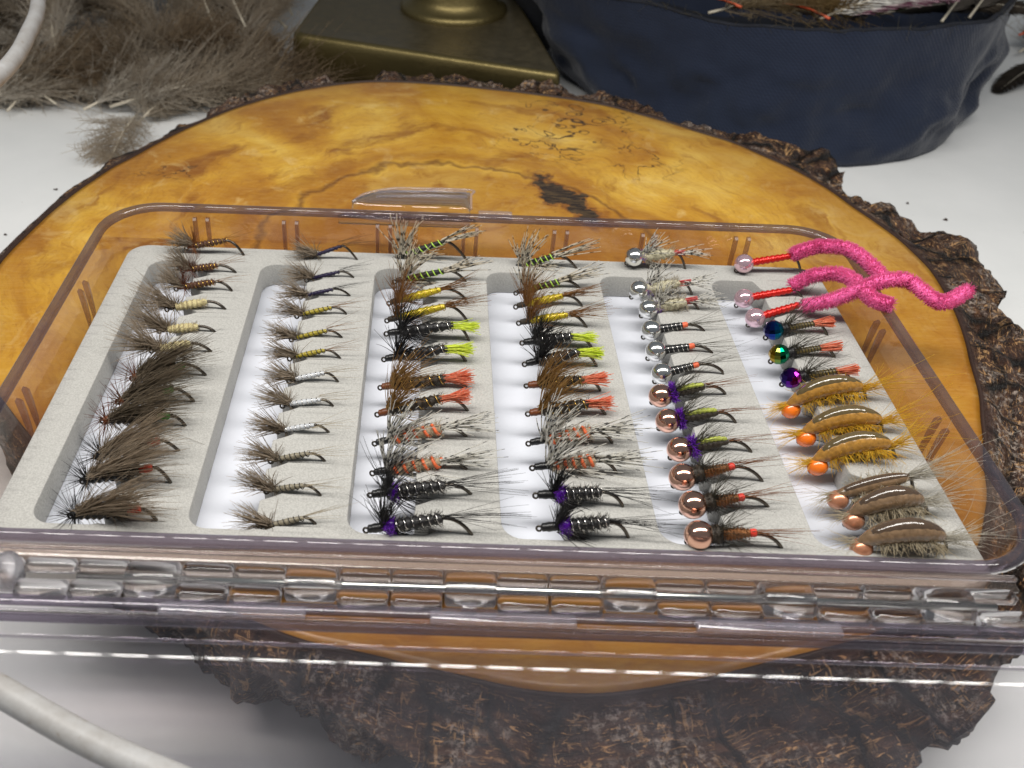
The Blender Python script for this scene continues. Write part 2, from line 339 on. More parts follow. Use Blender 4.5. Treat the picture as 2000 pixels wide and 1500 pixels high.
plain('wire_dark', (0.02, 0.018, 0.016), 0.4, 0, 0.1, 20)
plain('wire_tan', (0.45, 0.35, 0.2), 0.4, 0, 0.1, 20)
plain('floss_orange', (0.85, 0.16, 0.05), 0.55, 0, 0.15, 30)
plain('floss_green', (0.04, 0.22, 0.02), 0.6, 0, 0.3, 30)
plain('floss_red', (0.55, 0.05, 0.02), 0.6, 0, 0.3, 30)
plain('floss_pink', (0.95, 0.16, 0.17), 0.5, 0, 0.15, 30)
plain('back_lime', (0.45, 0.50, 0.08), 0.35, 0, 0.25, 30)
plain('bead_silver', (0.92, 0.92, 0.90), 0.16, 1.0, 0.04, 4)
plain('bead_copper', (0.92, 0.55, 0.42), 0.13, 1.0, 0.08, 4)
plain('bead_pink', (0.90, 0.62, 0.70), 0.13, 0.75, 0.06, 4, coat=0.6)
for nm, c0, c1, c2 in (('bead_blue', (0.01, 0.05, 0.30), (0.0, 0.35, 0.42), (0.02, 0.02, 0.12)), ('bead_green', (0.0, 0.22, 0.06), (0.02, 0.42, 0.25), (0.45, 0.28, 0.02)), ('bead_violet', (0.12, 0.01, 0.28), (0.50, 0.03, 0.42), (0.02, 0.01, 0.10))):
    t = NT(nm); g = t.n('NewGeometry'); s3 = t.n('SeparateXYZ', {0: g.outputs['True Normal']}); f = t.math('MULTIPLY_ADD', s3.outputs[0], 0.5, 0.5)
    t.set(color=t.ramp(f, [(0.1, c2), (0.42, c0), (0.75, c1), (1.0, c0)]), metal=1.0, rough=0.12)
plain('shell_olive', (0.12, 0.085, 0.035), 0.08, 0, 0.3, 14, 0.01, coat=1.0)
plain('shell_brown', (0.085, 0.055, 0.035), 0.08, 0, 0.3, 14, 0.01, coat=1.0)
plain('dub_amber', (0.56, 0.28, 0.05), 0.25, 0, 0.75, 13, 0.02, coat=0.9, trans=0.3)
plain('dub_brown', (0.30, 0.19, 0.105), 0.25, 0, 0.7, 13, 0.02, coat=0.9, trans=0.3)
plain('head_orange', (0.95, 0.20, 0.015), 0.25, 0, 0.12, 8, coat=0.6)
plain('head_copper', (0.62, 0.27, 0.15), 0.28, 0.5, 0.35, 10, coat=0.6)
fibre('cdc', (0.32, 0.255, 0.185), (0.66, 0.56, 0.44), 0.6, 0.6)
fibre('cdc_dark', (0.16, 0.125, 0.085), (0.42, 0.345, 0.25), 0.6, 0.55)
fibre('hackle_ginger', (0.22, 0.07, 0.02), (0.42, 0.17, 0.06))
fibre('hackle_rust', (0.10, 0.028, 0.014), (0.25, 0.08, 0.035))
fibre('hackle_brown', (0.26, 0.115, 0.03), (0.48, 0.24, 0.08), 0.5, 0.45)
fibre('hackle_tan', (0.34, 0.18, 0.05), (0.58, 0.36, 0.13), 0.5, 0.45)
fibre('hackle_black', (0.006, 0.006, 0.007), (0.022, 0.02, 0.02), 0.4, 0.05)
fibre('hackle_dun', (0.05, 0.045, 0.03), (0.13, 0.115, 0.08))
fibre('fuzz_black', (0.008, 0.008, 0.008), (0.05, 0.045, 0.04), 0.4, 0.05)
fibre('fuzz_hare', (0.40, 0.33, 0.22), (0.62, 0.55, 0.42))
fibre('fuzz_purple', (0.07, 0.008, 0.24), (0.26, 0.05, 0.62), 0.25, 0.05)
fibre('tag_lime', (0.88, 1.0, 0.10), (0.95, 1.0, 0.22), 0.5, 0.5)
fibre('tag_orange', (1.0, 0.32, 0.18), (1.0, 0.48, 0.30), 0.5, 0.5)
fibre('tag_pink', (0.95, 0.15, 0.16), (1.0, 0.28, 0.27), 0.45, 0.4)
fibre('chenille_pink', (1.0, 0.18, 0.46), (1.0, 0.30, 0.60), 0.95, 0.35).set(spec=0.08)
plain('chenille_core', (1.0, 0.18, 0.48), 0.95, 0, 0.1, 20)
fibre('hair_yellow', (0.80, 0.48, 0.02), (0.98, 0.75, 0.10), 0.4, 0.5)
fibre('hair_pale', (0.45, 0.37, 0.24), (0.72, 0.64, 0.48), 0.4, 0.4)
fibre('hair_white', (0.6, 0.56, 0.48), (0.8, 0.77, 0.68), 0.4, 0.4)
barred('partridge', (0.84, 0.78, 0.66), (0.10, 0.085, 0.07), 3.0)
barred('grizzly', (0.88, 0.86, 0.80), (0.10, 0.095, 0.09), 3.0)

# background
t = NT('brass'); v = t.coord(); f = t.noise(v, 7, 5, 0.65); f2 = t.noise(v, 0.6, 4)
t.set(color=t.mix(f2, (0.13, 0.10, 0.038), (0.23, 0.185, 0.08)), metal=0.85, rough=t.n('MapRange', {0: f, 3: 0.30, 4: 0.52}).outputs[0]); t.bump(f, 0.5, 0.02)
t = NT('brass_top'); v = t.coord(); f = t.noise(v, 2.5, 5, 0.65)
t.set(color=t.mix(f, (0.10, 0.085, 0.05), (0.22, 0.18, 0.11)), metal=0.8, rough=t.n('MapRange', {0: f, 3: 0.32, 4: 0.6}).outputs[0]); t.bump(t.noise(v, 9, 4), 0.4, 0.015)
t = NT('navy_cloth'); uv = t.n('UVMap'); mp = t.n('Mapping', {0: uv.outputs[0], 'Scale': (1, 1, 1)}).outputs[0]; su = t.n('SeparateXYZ', {0: mp})
v = t.coord()
w1 = t.math('SINE', t.math('MULTIPLY', t.math('ADD', su.outputs[0], su.outputs[1]), 46.0)); w2 = t.math('SINE', t.math('MULTIPLY', su.outputs[1], 70.0))
wv = t.math('ADD', w1, t.math('MULTIPLY', w2, 0.6)); bl = t.noise(v, 0.5, 5, 0.6)
c = t.mix(t.n('MapRange', {0: wv, 1: -1.6, 2: 1.6}).outputs[0], (0.009, 0.013, 0.028), (0.015, 0.023, 0.047)); c = t.mix(t.n('MapRange', {0: bl, 1: 0.35, 2: 0.7, 4: 0.4}).outputs[0], c, (0.024, 0.034, 0.062))
lint = t.n('MapRange', {0: t.noise(v, 6, 5, 0.8), 1: 0.69, 2: 0.76, 4: 0.5}).outputs[0]
c = t.mix(lint, c, (0.25, 0.27, 0.30))
t.set(color=c, rough=0.85, spec=0.2, sheen=0.25); t.bump(t.math('ADD', t.math('MULTIPLY', wv, 0.22), t.math('ADD', t.noise(v, 9, 4, 0.7), t.math('MULTIPLY', t.noise(v, 0.9, 4, 0.6), 6.0))), 0.5, 0.03)
t = NT('bag_inside'); v = t.coord(); t.set(color=t.ramp(t.noise(v, 1.5, 4), [(0.3, (0.005, 0.006, 0.011)), (0.7, (0.014, 0.017, 0.027))]), rough=0.9); t.bump(t.noise(v, 8, 3), 0.4, 0.02)
t = NT('cable_white'); v = t.coord(); f = t.noise(v, 1.6, 5, 0.7); g = t.noise(v, 5.0, 4, 0.75)
c = t.mix(t.n('MapRange', {0: f, 1: 0.35, 2: 0.7}).outputs[0], (0.34, 0.325, 0.31), (0.45, 0.45, 0.45)); c = t.mix(t.n('MapRange', {0: g, 1: 0.60, 2: 0.74, 4: 0.75}).outputs[0], c, (0.22, 0.17, 0.12))  # base greys lowered to hold the shade on the cable; brown blotches are grime
t.set(color=c, rough=0.45, spec=0.4); t.bump(g, 0.3, 0.015)
def featherm(name, c0, c1, down):
    t = NT(name); uv = t.n('UVMap'); sx = t.n('SeparateXYZ', {0: uv.outputs[0]}); v = t.coord()
    c = t.mix(t.n('MapRange', {0: t.noise(v, 0.9, 4), 1: 0.3, 2: 0.7}).outputs[0], c0, c1)
    c = t.mix(t.n('MapRange', {0: sx.outputs[1], 1: 0.5, 2: 0.05, 4: 0.8}).outputs[0], c, down)
    t.set(color=c, rough=0.7, spec=0.2)
    tl = t.n('BsdfTranslucent', {'Color': c}); mx = t.n('MixShader', {0: 0.5, 1: t.b.outputs[0], 2: tl.outputs[0]}); t.t.links.new(mx.outputs[0], t.out.inputs[0])
featherm('down_brown', (0.20, 0.14, 0.085), (0.46, 0.35, 0.23), (0.62, 0.56, 0.47))
featherm('down_grey', (0.44, 0.36, 0.27), (0.66, 0.57, 0.45), (0.82, 0.79, 0.73))
featherm('vane_dark', (0.05, 0.042, 0.035), (0.11, 0.09, 0.07), (0.2, 0.18, 0.16))
featherm('vane_green', (0.10, 0.22, 0.03), (0.25, 0.38, 0.06), (0.3, 0.35, 0.2))
featherm('vane_red', (0.60, 0.06, 0.02), (0.75, 0.14, 0.04), (0.5, 0.2, 0.1))
featherm('vane_tan', (0.30, 0.20, 0.08), (0.42, 0.30, 0.14), (0.5, 0.42, 0.3))
t = NT('vane_barred'); uv = t.n('UVMap'); sx = t.n('SeparateXYZ', {0: uv.outputs[0]})
ph = t.math('SINE', t.math('ADD', t.math('MULTIPLY', sx.outputs[1], 110.0), t.math('MULTIPLY', sx.outputs[0], -7.0))); c = t.mix(t.n('MapRange', {0: ph, 1: -0.2, 2: 0.3}).outputs[0], (0.66, 0.64, 0.60), (0.06, 0.055, 0.05))
c = t.mix(t.n('MapRange', {0: sx.outputs[0], 1: 0.75, 2: 1.0, 4: 0.6}).outputs[0], c, (0.35, 0.03, 0.16)); t.set(color=c, rough=0.6)
plain('quill', (0.66, 0.60, 0.48), 0.4, 0, 0.2, 5)

# ---------------------------------------------------------------- setting: table, slice of wood
ZT = -3.0          # table top; the foam's top face is z = 0
ZW = -0.8          # top of the wood slice
mb = MB(); loft(mb, [[(x, y, ZT-0.0) for x, y in ((-70, -40), (70, -40), (70, 80), (-70, 80))], [(x, y, ZT-2.5) for x, y in ((-70, -40), (70, -40), (70, 80), (-70, 80))]], True, False, True)
mb.f.append((0, 1, 2, 3))
tag(mb.build('table', 'table_white', None, False), 'white painted work table top under the wood slice', 'table', None, 'structure')

WOOD = [(-10.76, 4.65), (-10.4, 6.7), (-9.93, 8.66), (-8.82, 10.95), (-7.53, 13.21), (-5.65, 15.19), (-3.13, 16.44), (-0.61, 16.33), (1.55, 15.97), (3.65, 15.4), (5.12, 14.83), (6.15, 13.95), (7.5, 13.0), (8.72, 11.74), (9.7, 10.2), (10.27, 8.6), (10.73, 7.4), (10.98, 6.3), (10.97, 5.16), (10.75, 3.65), (10.23, 1.86), (9.6, 0.0), (8.96, -1.59), (7.85, -3.59), (5.76, -4.84), (3.69, -5.44), (2.74, -5.8), (1.78, -5.95), (0.7, -6.01), (0.35, -5.97), (-0.44, -5.69), (-0.95, -5.54), (-3.04, -5.18), (-5.19, -3.73), (-8.23, -0.85), (-10.35, 1.88)]
BARK = [(-10.13, 9.19), (-9.01, 11.61), (-8.0, 14.03), (-7.95, 14.63), (-7.1, 16.0), (-5.96, 17.2), (-3.54, 17.25), (-1.5, 18.4), (-0.08, 17.6), (3.36, 17.0), (5.81, 16.1), (6.7, 15.0), (7.95, 14.45), (9.67, 13.2), (10.98, 12.1), (10.75, 10.5), (11.3, 10.1), (11.6, 9.2), (12.0, 8.6), (13.07, 8.5), (13.15, 7.8), (12.84, 6.93), (12.86, 5.52), (12.0, 4.4), (12.5, 3.96), (12.4, 1.5), (11.4, -1.0), (9.9, -2.9), (8.6, -4.2), (7.75, -5.2), (7.3, -5.8), (6.47, -6.3), (5.57, -6.8), (4, -7.6), (2, -8.0), (0, -7.6), (-1.17, -6.95), (-1.8, -6.45), (-2.76, -5.95), (-3.3, -5.6), (-4.4, -5.0), (-5.7, -4.0), (-8.5, -1.1), (-10.65, 1.8), (-11.0, 4.7), (-10.62, 6.8)]
CX, CY = 0.0, 5.2
def polar(pts):
    p = np.array(pts) - (CX, CY); a = np.arctan2(p[:, 1], p[:, 0]); r = np.hypot(p[:, 0], p[:, 1]); k = np.argsort(a)
    return lambda th: np.interp(th, a[k], r[k], period=2*math.pi)
fi, fo = polar(WOOD), polar(BARK)
NA = 1300
th = np.linspace(-math.pi, math.pi, NA, endpoint=False)
def smooth(a, n):
    k = np.ones(n)/n; return np.convolve(np.concatenate([a[-n:], a, a[:n]]), k, 'same')[n:-n]
ri = smooth(fi(th), 45); ro = np.maximum(smooth(fo(th), 7), ri + 0.10)
ro = ro + np.minimum(1.0, (ro-ri)/1.2)*np.array([0.10*math.floor(3*noise.noise(Vector((math.cos(a)*10, math.sin(a)*10, 7.7)))) + 0.10*noise.noise(Vector((math.cos(a)*24, math.sin(a)*24, 2.2))) for a in th])
ro = np.maximum(ro, ri + 0.08); ct, sn = np.cos(th), np.sin(th)
ri = ri + np.array([0.05*noise.noise(Vector((c*9, s*9, 3.1))) for c, s in zip(ct, sn)])
slice_ = tag(empty('wood_slice', (CX, CY, ZT)), 'round varnished amber wood slice with rough bark edge under the fly box', 'wood slice')
def local(root_cm, arr): return np.asarray(arr, float) - np.array(root_cm)
mb = MB(); V = [(CX, CY, ZW)]; F = []
rings = [0.0, 0.5, 0.9, 0.985, 1.0, 1.0]; zz = [ZW, ZW, ZW, ZW-0.003, ZW-0.03, ZW-0.2]
for q, z in zip(rings[1:], zz[1:]):
    for k in range(NA): V.append((CX + q*ri[k]*ct[k], CY + q*ri[k]*sn[k], z))
for k in range(NA): F.append((0, 1+k, 1+(k+1) % NA))
for i in range(4):
    for k in range(NA):
        k2 = (k+1) % NA; F.append((1+i*NA+k, 1+(i+1)*NA+k, 1+(i+1)*NA+k2, 1+i*NA+k2))
o = mb.add(V, F).build('wood_face', 'spalted_wood'); o.parent = slice_; o.matrix_parent_inverse = Matrix.Translation((-CX*CM, -CY*CM, -ZT*CM))
# bark: a thick rough ring round the slice, down to the table
MT, MS = 14, 22
V = np.zeros((MT+MS, NA, 3)); UV = np.zeros((MT+MS, NA, 2))
for k in range(NA):
    c, s = ct[k], sn[k]; w = ro[k]-ri[k]
    for j in range(MT):
        q = j/(MT-1); r = ri[k] + 0.005 + (w-0.005)*q
        x, y = CX + r*c, CY + r*s
        ta = th[k]*11.0
        n1 = noise.turbulence(Vector((x*0.9, y*0.9, 1.7)), 3, False); n2 = noise.noise(Vector((c*22, s*22, (r-ri[k])*3.2))); n3 = noise.noise(Vector((c*60, s*60, (r-ri[k])*9)))
        st = (n1 + 0.12*n2)*5.0; st = (math.floor(st) + min(1.0, (st-math.floor(st))*3.0))/5.0   # flaky layers: flat plates with steep steps
        amp = min(1.0, w/0.8)*min(1.0, max(0.0, q*w-0.15)*2.5)
        z = ZW - 0.015 - 0.10*q*min(1, w) + amp*((st-0.55)*0.36 + n2*0.04 + n3*0.02) - 0.4*max(0, q-0.85)*min(1, w)
        V[j, k] = (x, y, z); UV[j, k] = ((th[k]+math.pi)/(2*math.pi), q*w/4.0)
    z1 = V[MT-1, k, 2]
    for j in range(MS):
        q = (j+1)/MS; z = z1 + (ZT-z1)*q
        x0, y0 = CX + ro[k]*c, CY + ro[k]*s
        n1 = noise.turbulence(Vector((x0*1.0, y0*1.0, z*0.55)), 3, False); n2 = noise.noise(Vector((x0*3.6, y0*3.6, z*1.1))); n3 = noise.noise(Vector((x0*10, y0*10, z*4)))
        am = min(1.0, 0.35 + w*0.55); st = n1*5.0; st = (math.floor(st) + min(1.0, (st-math.floor(st))*2.6))/5.0
        r = ro[k] + am*((st-0.42)*0.7 + n2*0.14 + n3*0.05)*min(1, q*4+0.2) + 0.18*math.sin(q*math.pi)*am - 0.10*q - 0.8*q*max(0.0, -sn[k])**2*min(1.0, w)
        V[MT+j, k] = (CX + r*c, CY + r*s, z); UV[MT+j, k] = ((th[k]+math.pi)/(2*math.pi), w/4.0 + q*2.2/4.0)
F = []
for j in range(MT+MS-1):
    for k in range(NA):
        k2 = (k+1) % NA; F.append((j*NA+k, (j+1)*NA+k, (j+1)*NA+k2, j*NA+k2))
# the seam column gets u = 1 via a mirrored fold: keep u continuous by folding it
UV[..., 0] = np.abs(UV[..., 0]*2-1)
mb = MB(); mb.add(V.reshape(-1, 3), F, UV.reshape(-1, 2))
o = mb.build('bark', 'bark'); o.parent = slice_; o.matrix_parent_inverse = Matrix.Translation((-CX*CM, -CY*CM, -ZT*CM)); o['label'] = 'dark craggy bark ring flecked with orange'
mb = MB(); rb = []
for q, z in ((-0.012, ZW-0.05), (0.0, ZW+0.012), (0.055, ZW+0.012), (0.10, ZW-0.12)): rb.append([(CX + (ri[k]+q)*ct[k], CY + (ri[k]+q)*sn[k], z) for k in range(NA)])
o = loft(mb, rb).build('inner_bark', 'cambium'); o.parent = slice_; o.matrix_parent_inverse = Matrix.Translation((-CX*CM, -CY*CM, -ZT*CM))

# ---------------------------------------------------------------- the fly box
BX0, BX1, BY0, BY1 = -7.98, 7.98, -4.80, 4.80
ZR = 0.75          # rim height
box = tag(empty('fly_box', (0, 0, ZW)), 'open clear plastic fly box with grey foam pad on the wood slice', 'fly box')
INV = Matrix.Translation((0, 0, -ZW*CM))
def part(mb, name, mat, smooth=True, parent=None, label=None):
    o = mb.build(name, mat, None, smooth); o.parent = parent or box
    o.matrix_parent_inverse = INV if parent is None else parent.matrix_world.inverted()
    if parent is not None: o.matrix_parent_inverse = Matrix.Identity(4)
    if label: o['label'] = label
    return o
def ring(inset, z, r): return [(x, y, z) for x, y in rrect(BX0+inset, BX1-inset, BY0+inset, BY1-inset, r, 10)]
mb = MB()
loft(mb, [ring(0.55, ZW+0.005, 0.75), ring(0.36, ZW+0.03, 0.95), ring(0.26, ZW+0.14, 1.0), ring(0.16, -0.1, 1.08), ring(0.05, ZR-0.1, 1.15)], True, True)
loft(mb, [ring(0.17, ZR-0.1, 1.05), ring(0.28, -0.1, 1.0), ring(0.38, ZW+0.17, 0.9), ring(0.55, ZW+0.085, 0.75)], True, False, True)
tray = part(mb, 'tray', 'box_wall')
mb = MB(); loft(mb, [ring(0.16, ZR-0.12, 1.05), ring(0.15, ZR-0.02, 1.06), ring(0.10, ZR+0.02, 1.1), ring(0.02, ZR+0.02, 1.15), ring(-0.03, ZR-0.03, 1.18), ring(-0.03, ZR-0.11, 1.18), ring(0.04, ZR-0.14, 1.14), ring(0.16, ZR-0.12, 1.05)])
part(mb, 'rim', 'box_rim')
# foam pad: pockets with a toothed, slit right edge for every hook
ROWS = [-3.79 + 0.695*i for i in range(12)]
LEFT = [-6.94, -4.57, -2.14, 0.23, 2.65, 5.03]
def pocket(x0):
    w = 1.08; y0, y1, r = -3.90, 3.66, 0.34; p = []
    for k in range(7): a = math.radians(90 + 90*k/6); p.append((x0+r + r*math.cos(a), y1-r + r*math.sin(a)))
    for k in range(7): a = math.radians(180 + 90*k/6); p.append((x0+r + r*math.cos(a), y0+r + r*math.sin(a)))
    p.append((x0+w-0.12, y0)); xe = x0+w
    for i, y in enumerate(ROWS[:11]):
        lo = max(y-0.19, y0+0.03); rs = 0.30
        p += [(xe-0.02, lo), (xe+rs*0.55, y-0.10), (xe+rs, y-0.020), (xe+0.98, y-0.014), (xe+0.98, y+0.014), (xe+rs, y+0.020), (xe+rs*0.55, y+0.10), (xe-0.02, y+0.19)]
    p.append((xe-0.12, y1))
    return p
cu = bpy.data.curves.new('foam', 'CURVE'); cu.dimensions = '2D'; cu.fill_mode = 'BOTH'; cu.extrude = 0.245*CM; cu.bevel_depth = 0.012*CM; cu.bevel_resolution = 1
def spline(pts):
    s = cu.splines.new('POLY'); s.points.add(len(pts)-1)
    for q, (x, y) in zip(s.points, pts): q.co = (x*CM, y*CM, 0, 1)
    s.use_cyclic_u = True
spline(rrect(-7.5, 7.5, -4.52, 4.25, 0.42, 8))
for x0 in LEFT: spline(pocket(x0))
tmp = bpy.data.objects.new('foam_tmp', cu); col.objects.link(tmp)
dg = bpy.context.evaluated_depsgraph_get(); me = bpy.data.meshes.new_from_object(tmp.evaluated_get(dg)); bpy.data.objects.remove(tmp)
me.materials.clear(); me.materials.append(M['foam_grey']); me.name = 'foam_pad'
foam = bpy.data.objects.new('foam_pad', me); col.objects.link(foam); foam.parent = box; foam.matrix_parent_inverse = INV; foam.location = (0, 0, -0.257*CM); foam['label'] = 'grey foam pad with six long pockets and slit ridges'
mb = MB(); bbox(mb, -7.45, 7.45, -4.48, 4.2, -0.60, -0.525, 0.02); part(mb, 'backing_sheet', 'paper_white', True, None, 'white backing sheet showing through the pockets')
# paired upright ribs on the inside of the walls
def rib(x, y, ax, sgn):
    mb = MB(); P = []
    for z, d in ((-0.45, 0.02), (-0.1, 0.07), (0.3, 0.10), (0.50, 0.10), (0.54, 0.05)): P.append((d, z))
    w = 0.045; rr_ = []
    for d, z in P:
        q = [(-w, 0.0), (w, 0.0), (w*0.8, d), (-w*0.8, d)]
        lean = 0.13*(z+0.1)*0.9
        if ax == 'x': rr_.append([(x+a, y - b - 0.10 + lean*0.6, z) for a, b in q])
        else: rr_.append([(x + sgn*(lean*0.6 - b - 0.10), y+a, z) for a, b in q])
    part(loft(mb, rr_, True, True, True), 'wall_rib', 'box_rib', False)
for xc in (-6.0, -4.05, -2.0, -0.1, 1.88, 3.82, 5.87):
    for d in (-0.14, 0.14): rib(xc+d, 4.66, 'x', 1)
for yc in (1.75, -1.55):
    for d in (-0.15, 0.15): rib(-7.82, yc+d, 'y', -1)
for yc in (1.35, -1.5):
    for d in (-0.15, 0.15): rib(7.82, yc+d, 'y', 1)
# latch on the far wall: a curved clear tab plus pale tubes that paint the lamp's reflection lines
mb = MB(); rg = []
for k in range(15):
    q = k/14; x = -2.72 + 2.6*q; e = 1 - max(0, 1-q*2.6)**2
    prof = [(4.84, ZR-0.16), (4.84, ZR-0.02), (4.95, ZR+0.10), (4.95 + 0.55*e, ZR+0.16), (4.95 + 0.68*e, ZR+0.08), (4.95 + 0.68*e, ZR-0.06), (4.95 + 0.5*e, ZR-0.06), (4.98, ZR-0.14)]
    rg.append([(x, y, z) for y, z in prof])
loft(mb, rg, True, True, True); latch = part(mb, 'latch', 'clear_plastic')
for y in (5.2, 5.42): part(tube(MB(), [(-2.2, y, ZR+0.13), (-1, y, ZR+0.20), (-0.2, y, ZR+0.20)], 0.035, 8), 'latch_glint', 'glint_plastic', True)
part(tube(MB(), curve([(-2.72, 4.98, ZR+0.10), (-2.45, 5.30, ZR+0.14), (-1.9, 5.56, ZR+0.15), (-1.2, 5.62, ZR+0.15), (-0.10, 5.62, ZR+0.15), (-0.10, 5.3, ZR+0.18), (-0.10, 4.9, ZR+0.05)], 40), 0.03, 8), 'latch_edge_glint', 'glint_plastic')
part(tube(MB(), curve([(-2.9, 4.70, ZR-0.05), (-1.8, 4.66, ZR-0.16), (-0.9, 4.66, ZR-0.17), (-0.12, 4.66, ZR-0.17)], 30), 0.05, 8), 'latch_edge_glint', 'glint_plastic')
part(bbox(MB(), 0.06, 0.80, 4.74, 4.88, ZR-0.10, ZR+0.06, 0.02), 'rim_catch', 'glint_plastic')
part(bbox(MB(), -3.0, 0.0, 4.60, 4.68, ZR-0.26, ZR-0.04, 0.02), 'latch_plate', 'clear_plastic')
# hinge along the front: flange, knuckles round a steel pin
part(bbox(MB(), -7.3, 7.2, -5.14, -4.86, ZR-0.13, ZR-0.05, 0.02), 'hinge_flange', 'box_wall')
part(bbox(MB(), -7.3, 7.2, -5.02, -4.93, ZR-0.05, ZR+0.03, 0.02), 'hinge_ridge', 'clear_plastic')
PY, PZ = -5.43, ZR-0.06
part(tube(MB(), [(-5.55, PY, PZ), (0, PY, PZ), (6.72, PY, PZ)], 0.062, 12), 'hinge_pin', 'steel_pin')
xs = -7.0; n = 0; seq = []
while xs < 6.6: seq.append(xs); xs += 0.705
for i, x in enumerate(seq):
    w = 0.68
    if i % 3 == 0:
        mb = MB(); rg = []
        for xx, rr_ in ((x, 0.22), (x+0.03, 0.255), (x+w-0.03, 0.255), (x+w, 0.22)):
            rg.append([(xx, PY + rr_*math.cos(a), PZ + rr_*0.8*math.sin(a)) for a in [2*math.pi*k/20 for k in range(20)]])
        loft(mb, rg, True, True, True); part(mb, 'hinge_knuckle', 'clear_plastic')
        if i % 6 == 3: part(bbox(MB(), x+0.22, x+0.42, PY-0.36, PY-0.22, PZ-0.1, PZ+0.04, 0.02), 'hinge_stop', 'glint_plastic')
        part(bbox(MB(), x, x+w, PY-0.36, PY-0.25, PZ-0.14, PZ-0.05, 0.02), 'hinge_web', 'clear_plastic')
    else:
        part(bbox(MB(), x, x+w, PY+0.08, PY+0.27, PZ-0.10, PZ+0.09, 0.045), 'hinge_knuckle', 'clear_plastic')
        part(bbox(MB(), x-0.01, x+w-0.01, PY-0.34, PY-0.08, PZ-0.12, PZ+0.08, 0.05), 'hinge_knuckle', 'clear_plastic')
# screw boss at the left end of the hinge
part(tube(MB(), [(-6.45, PY+0.05, PZ-0.1), (-6.45, PY+0.02, PZ+0.24)], 0.17, 20), 'hinge_boss', 'clear_plastic')
# lid swung open towards the camera: a shallow tray of its own
LY = -5.80
prof = [(LY, ZR-0.02), (LY-0.03, ZR-0.13), (LY-0.10, ZR-0.15), (LY-0.16, ZR-0.15), (LY-0.24, ZR-0.17), (LY-0.27, ZR-0.42)]
for k in range(11):
    a = math.radians(90*k/10); prof.append((LY-0.28-0.24*(1-math.cos(a)), ZR-0.42-0.20*math.sin(a)))
prof += [(LY-2, ZR-0.63), (LY-5, ZR-0.63), (LY-9.0, ZR-0.63)]
def extrude(mb, prof, x0, x1):
    n = len(prof); V = [(x0, y, z) for y, z in prof] + [(x1, y, z) for y, z in prof]
    return mb.add(V, [(i, i+1, n+i+1, n+i) for i in range(n-1)])
inner = [(y-0.0 + (0.10 if i > 5 else 0.06)*0, z) for i, (y, z) in enumerate(prof)]
mb = MB(); extrude(mb, prof, BX0, BX1)
off = []
P2 = np.array(prof); T2 = unit(np.gradient(P2, axis=0)); N2 = np.stack([T2[:, 1], -T2[:, 0]], 1); off = P2 + 0.05*N2
extrude(mb, [tuple(p) for p in off[4:]], BX0, BX1)
lid = part(mb, 'lid', 'box_lid', True, None, 'clear lid swung open flat towards the viewer')
part(tube(MB(), [(BX0, LY-0.31, ZR-0.47), (0, LY-0.31, ZR-0.47), (BX1, LY-0.31, ZR-0.47)], 0.022, 8), 'lid_edge_glint', 'glint_plastic')  # whitish tube added as the bright reflected line along the lid corner
part(bbox(MB(), BX0, BX1, LY-0.12, LY+0.05, ZR-0.10, ZR-0.02, 0.03), 'lid_rim', 'box_rim')
part(bbox(MB(), BX0, BX1, LY-0.30, LY-0.20, ZR-0.20, ZR-0.08, 0.03), 'lid_rim', 'box_rim')
part(bbox(MB(), BX0, BX1, LY-0.195, LY-0.125, ZR-0.13, ZR-0.09, 0.015), 'lid_groove', 'clear_plastic')
for x in (-4.35, -0.85, 2.6): part(bbox(MB(), x, x+1.9, LY-0.20, LY-0.02, ZR-0.095, ZR-0.005, 0.02), 'lid_catch', 'glint_plastic')
for sx in (BX0, BX1-0.1): part(bbox(MB(), sx, sx+0.1, LY-9.0, LY-0.4, ZR-0.62, ZR-0.1, 0.03), 'lid_wall', 'box_lid')

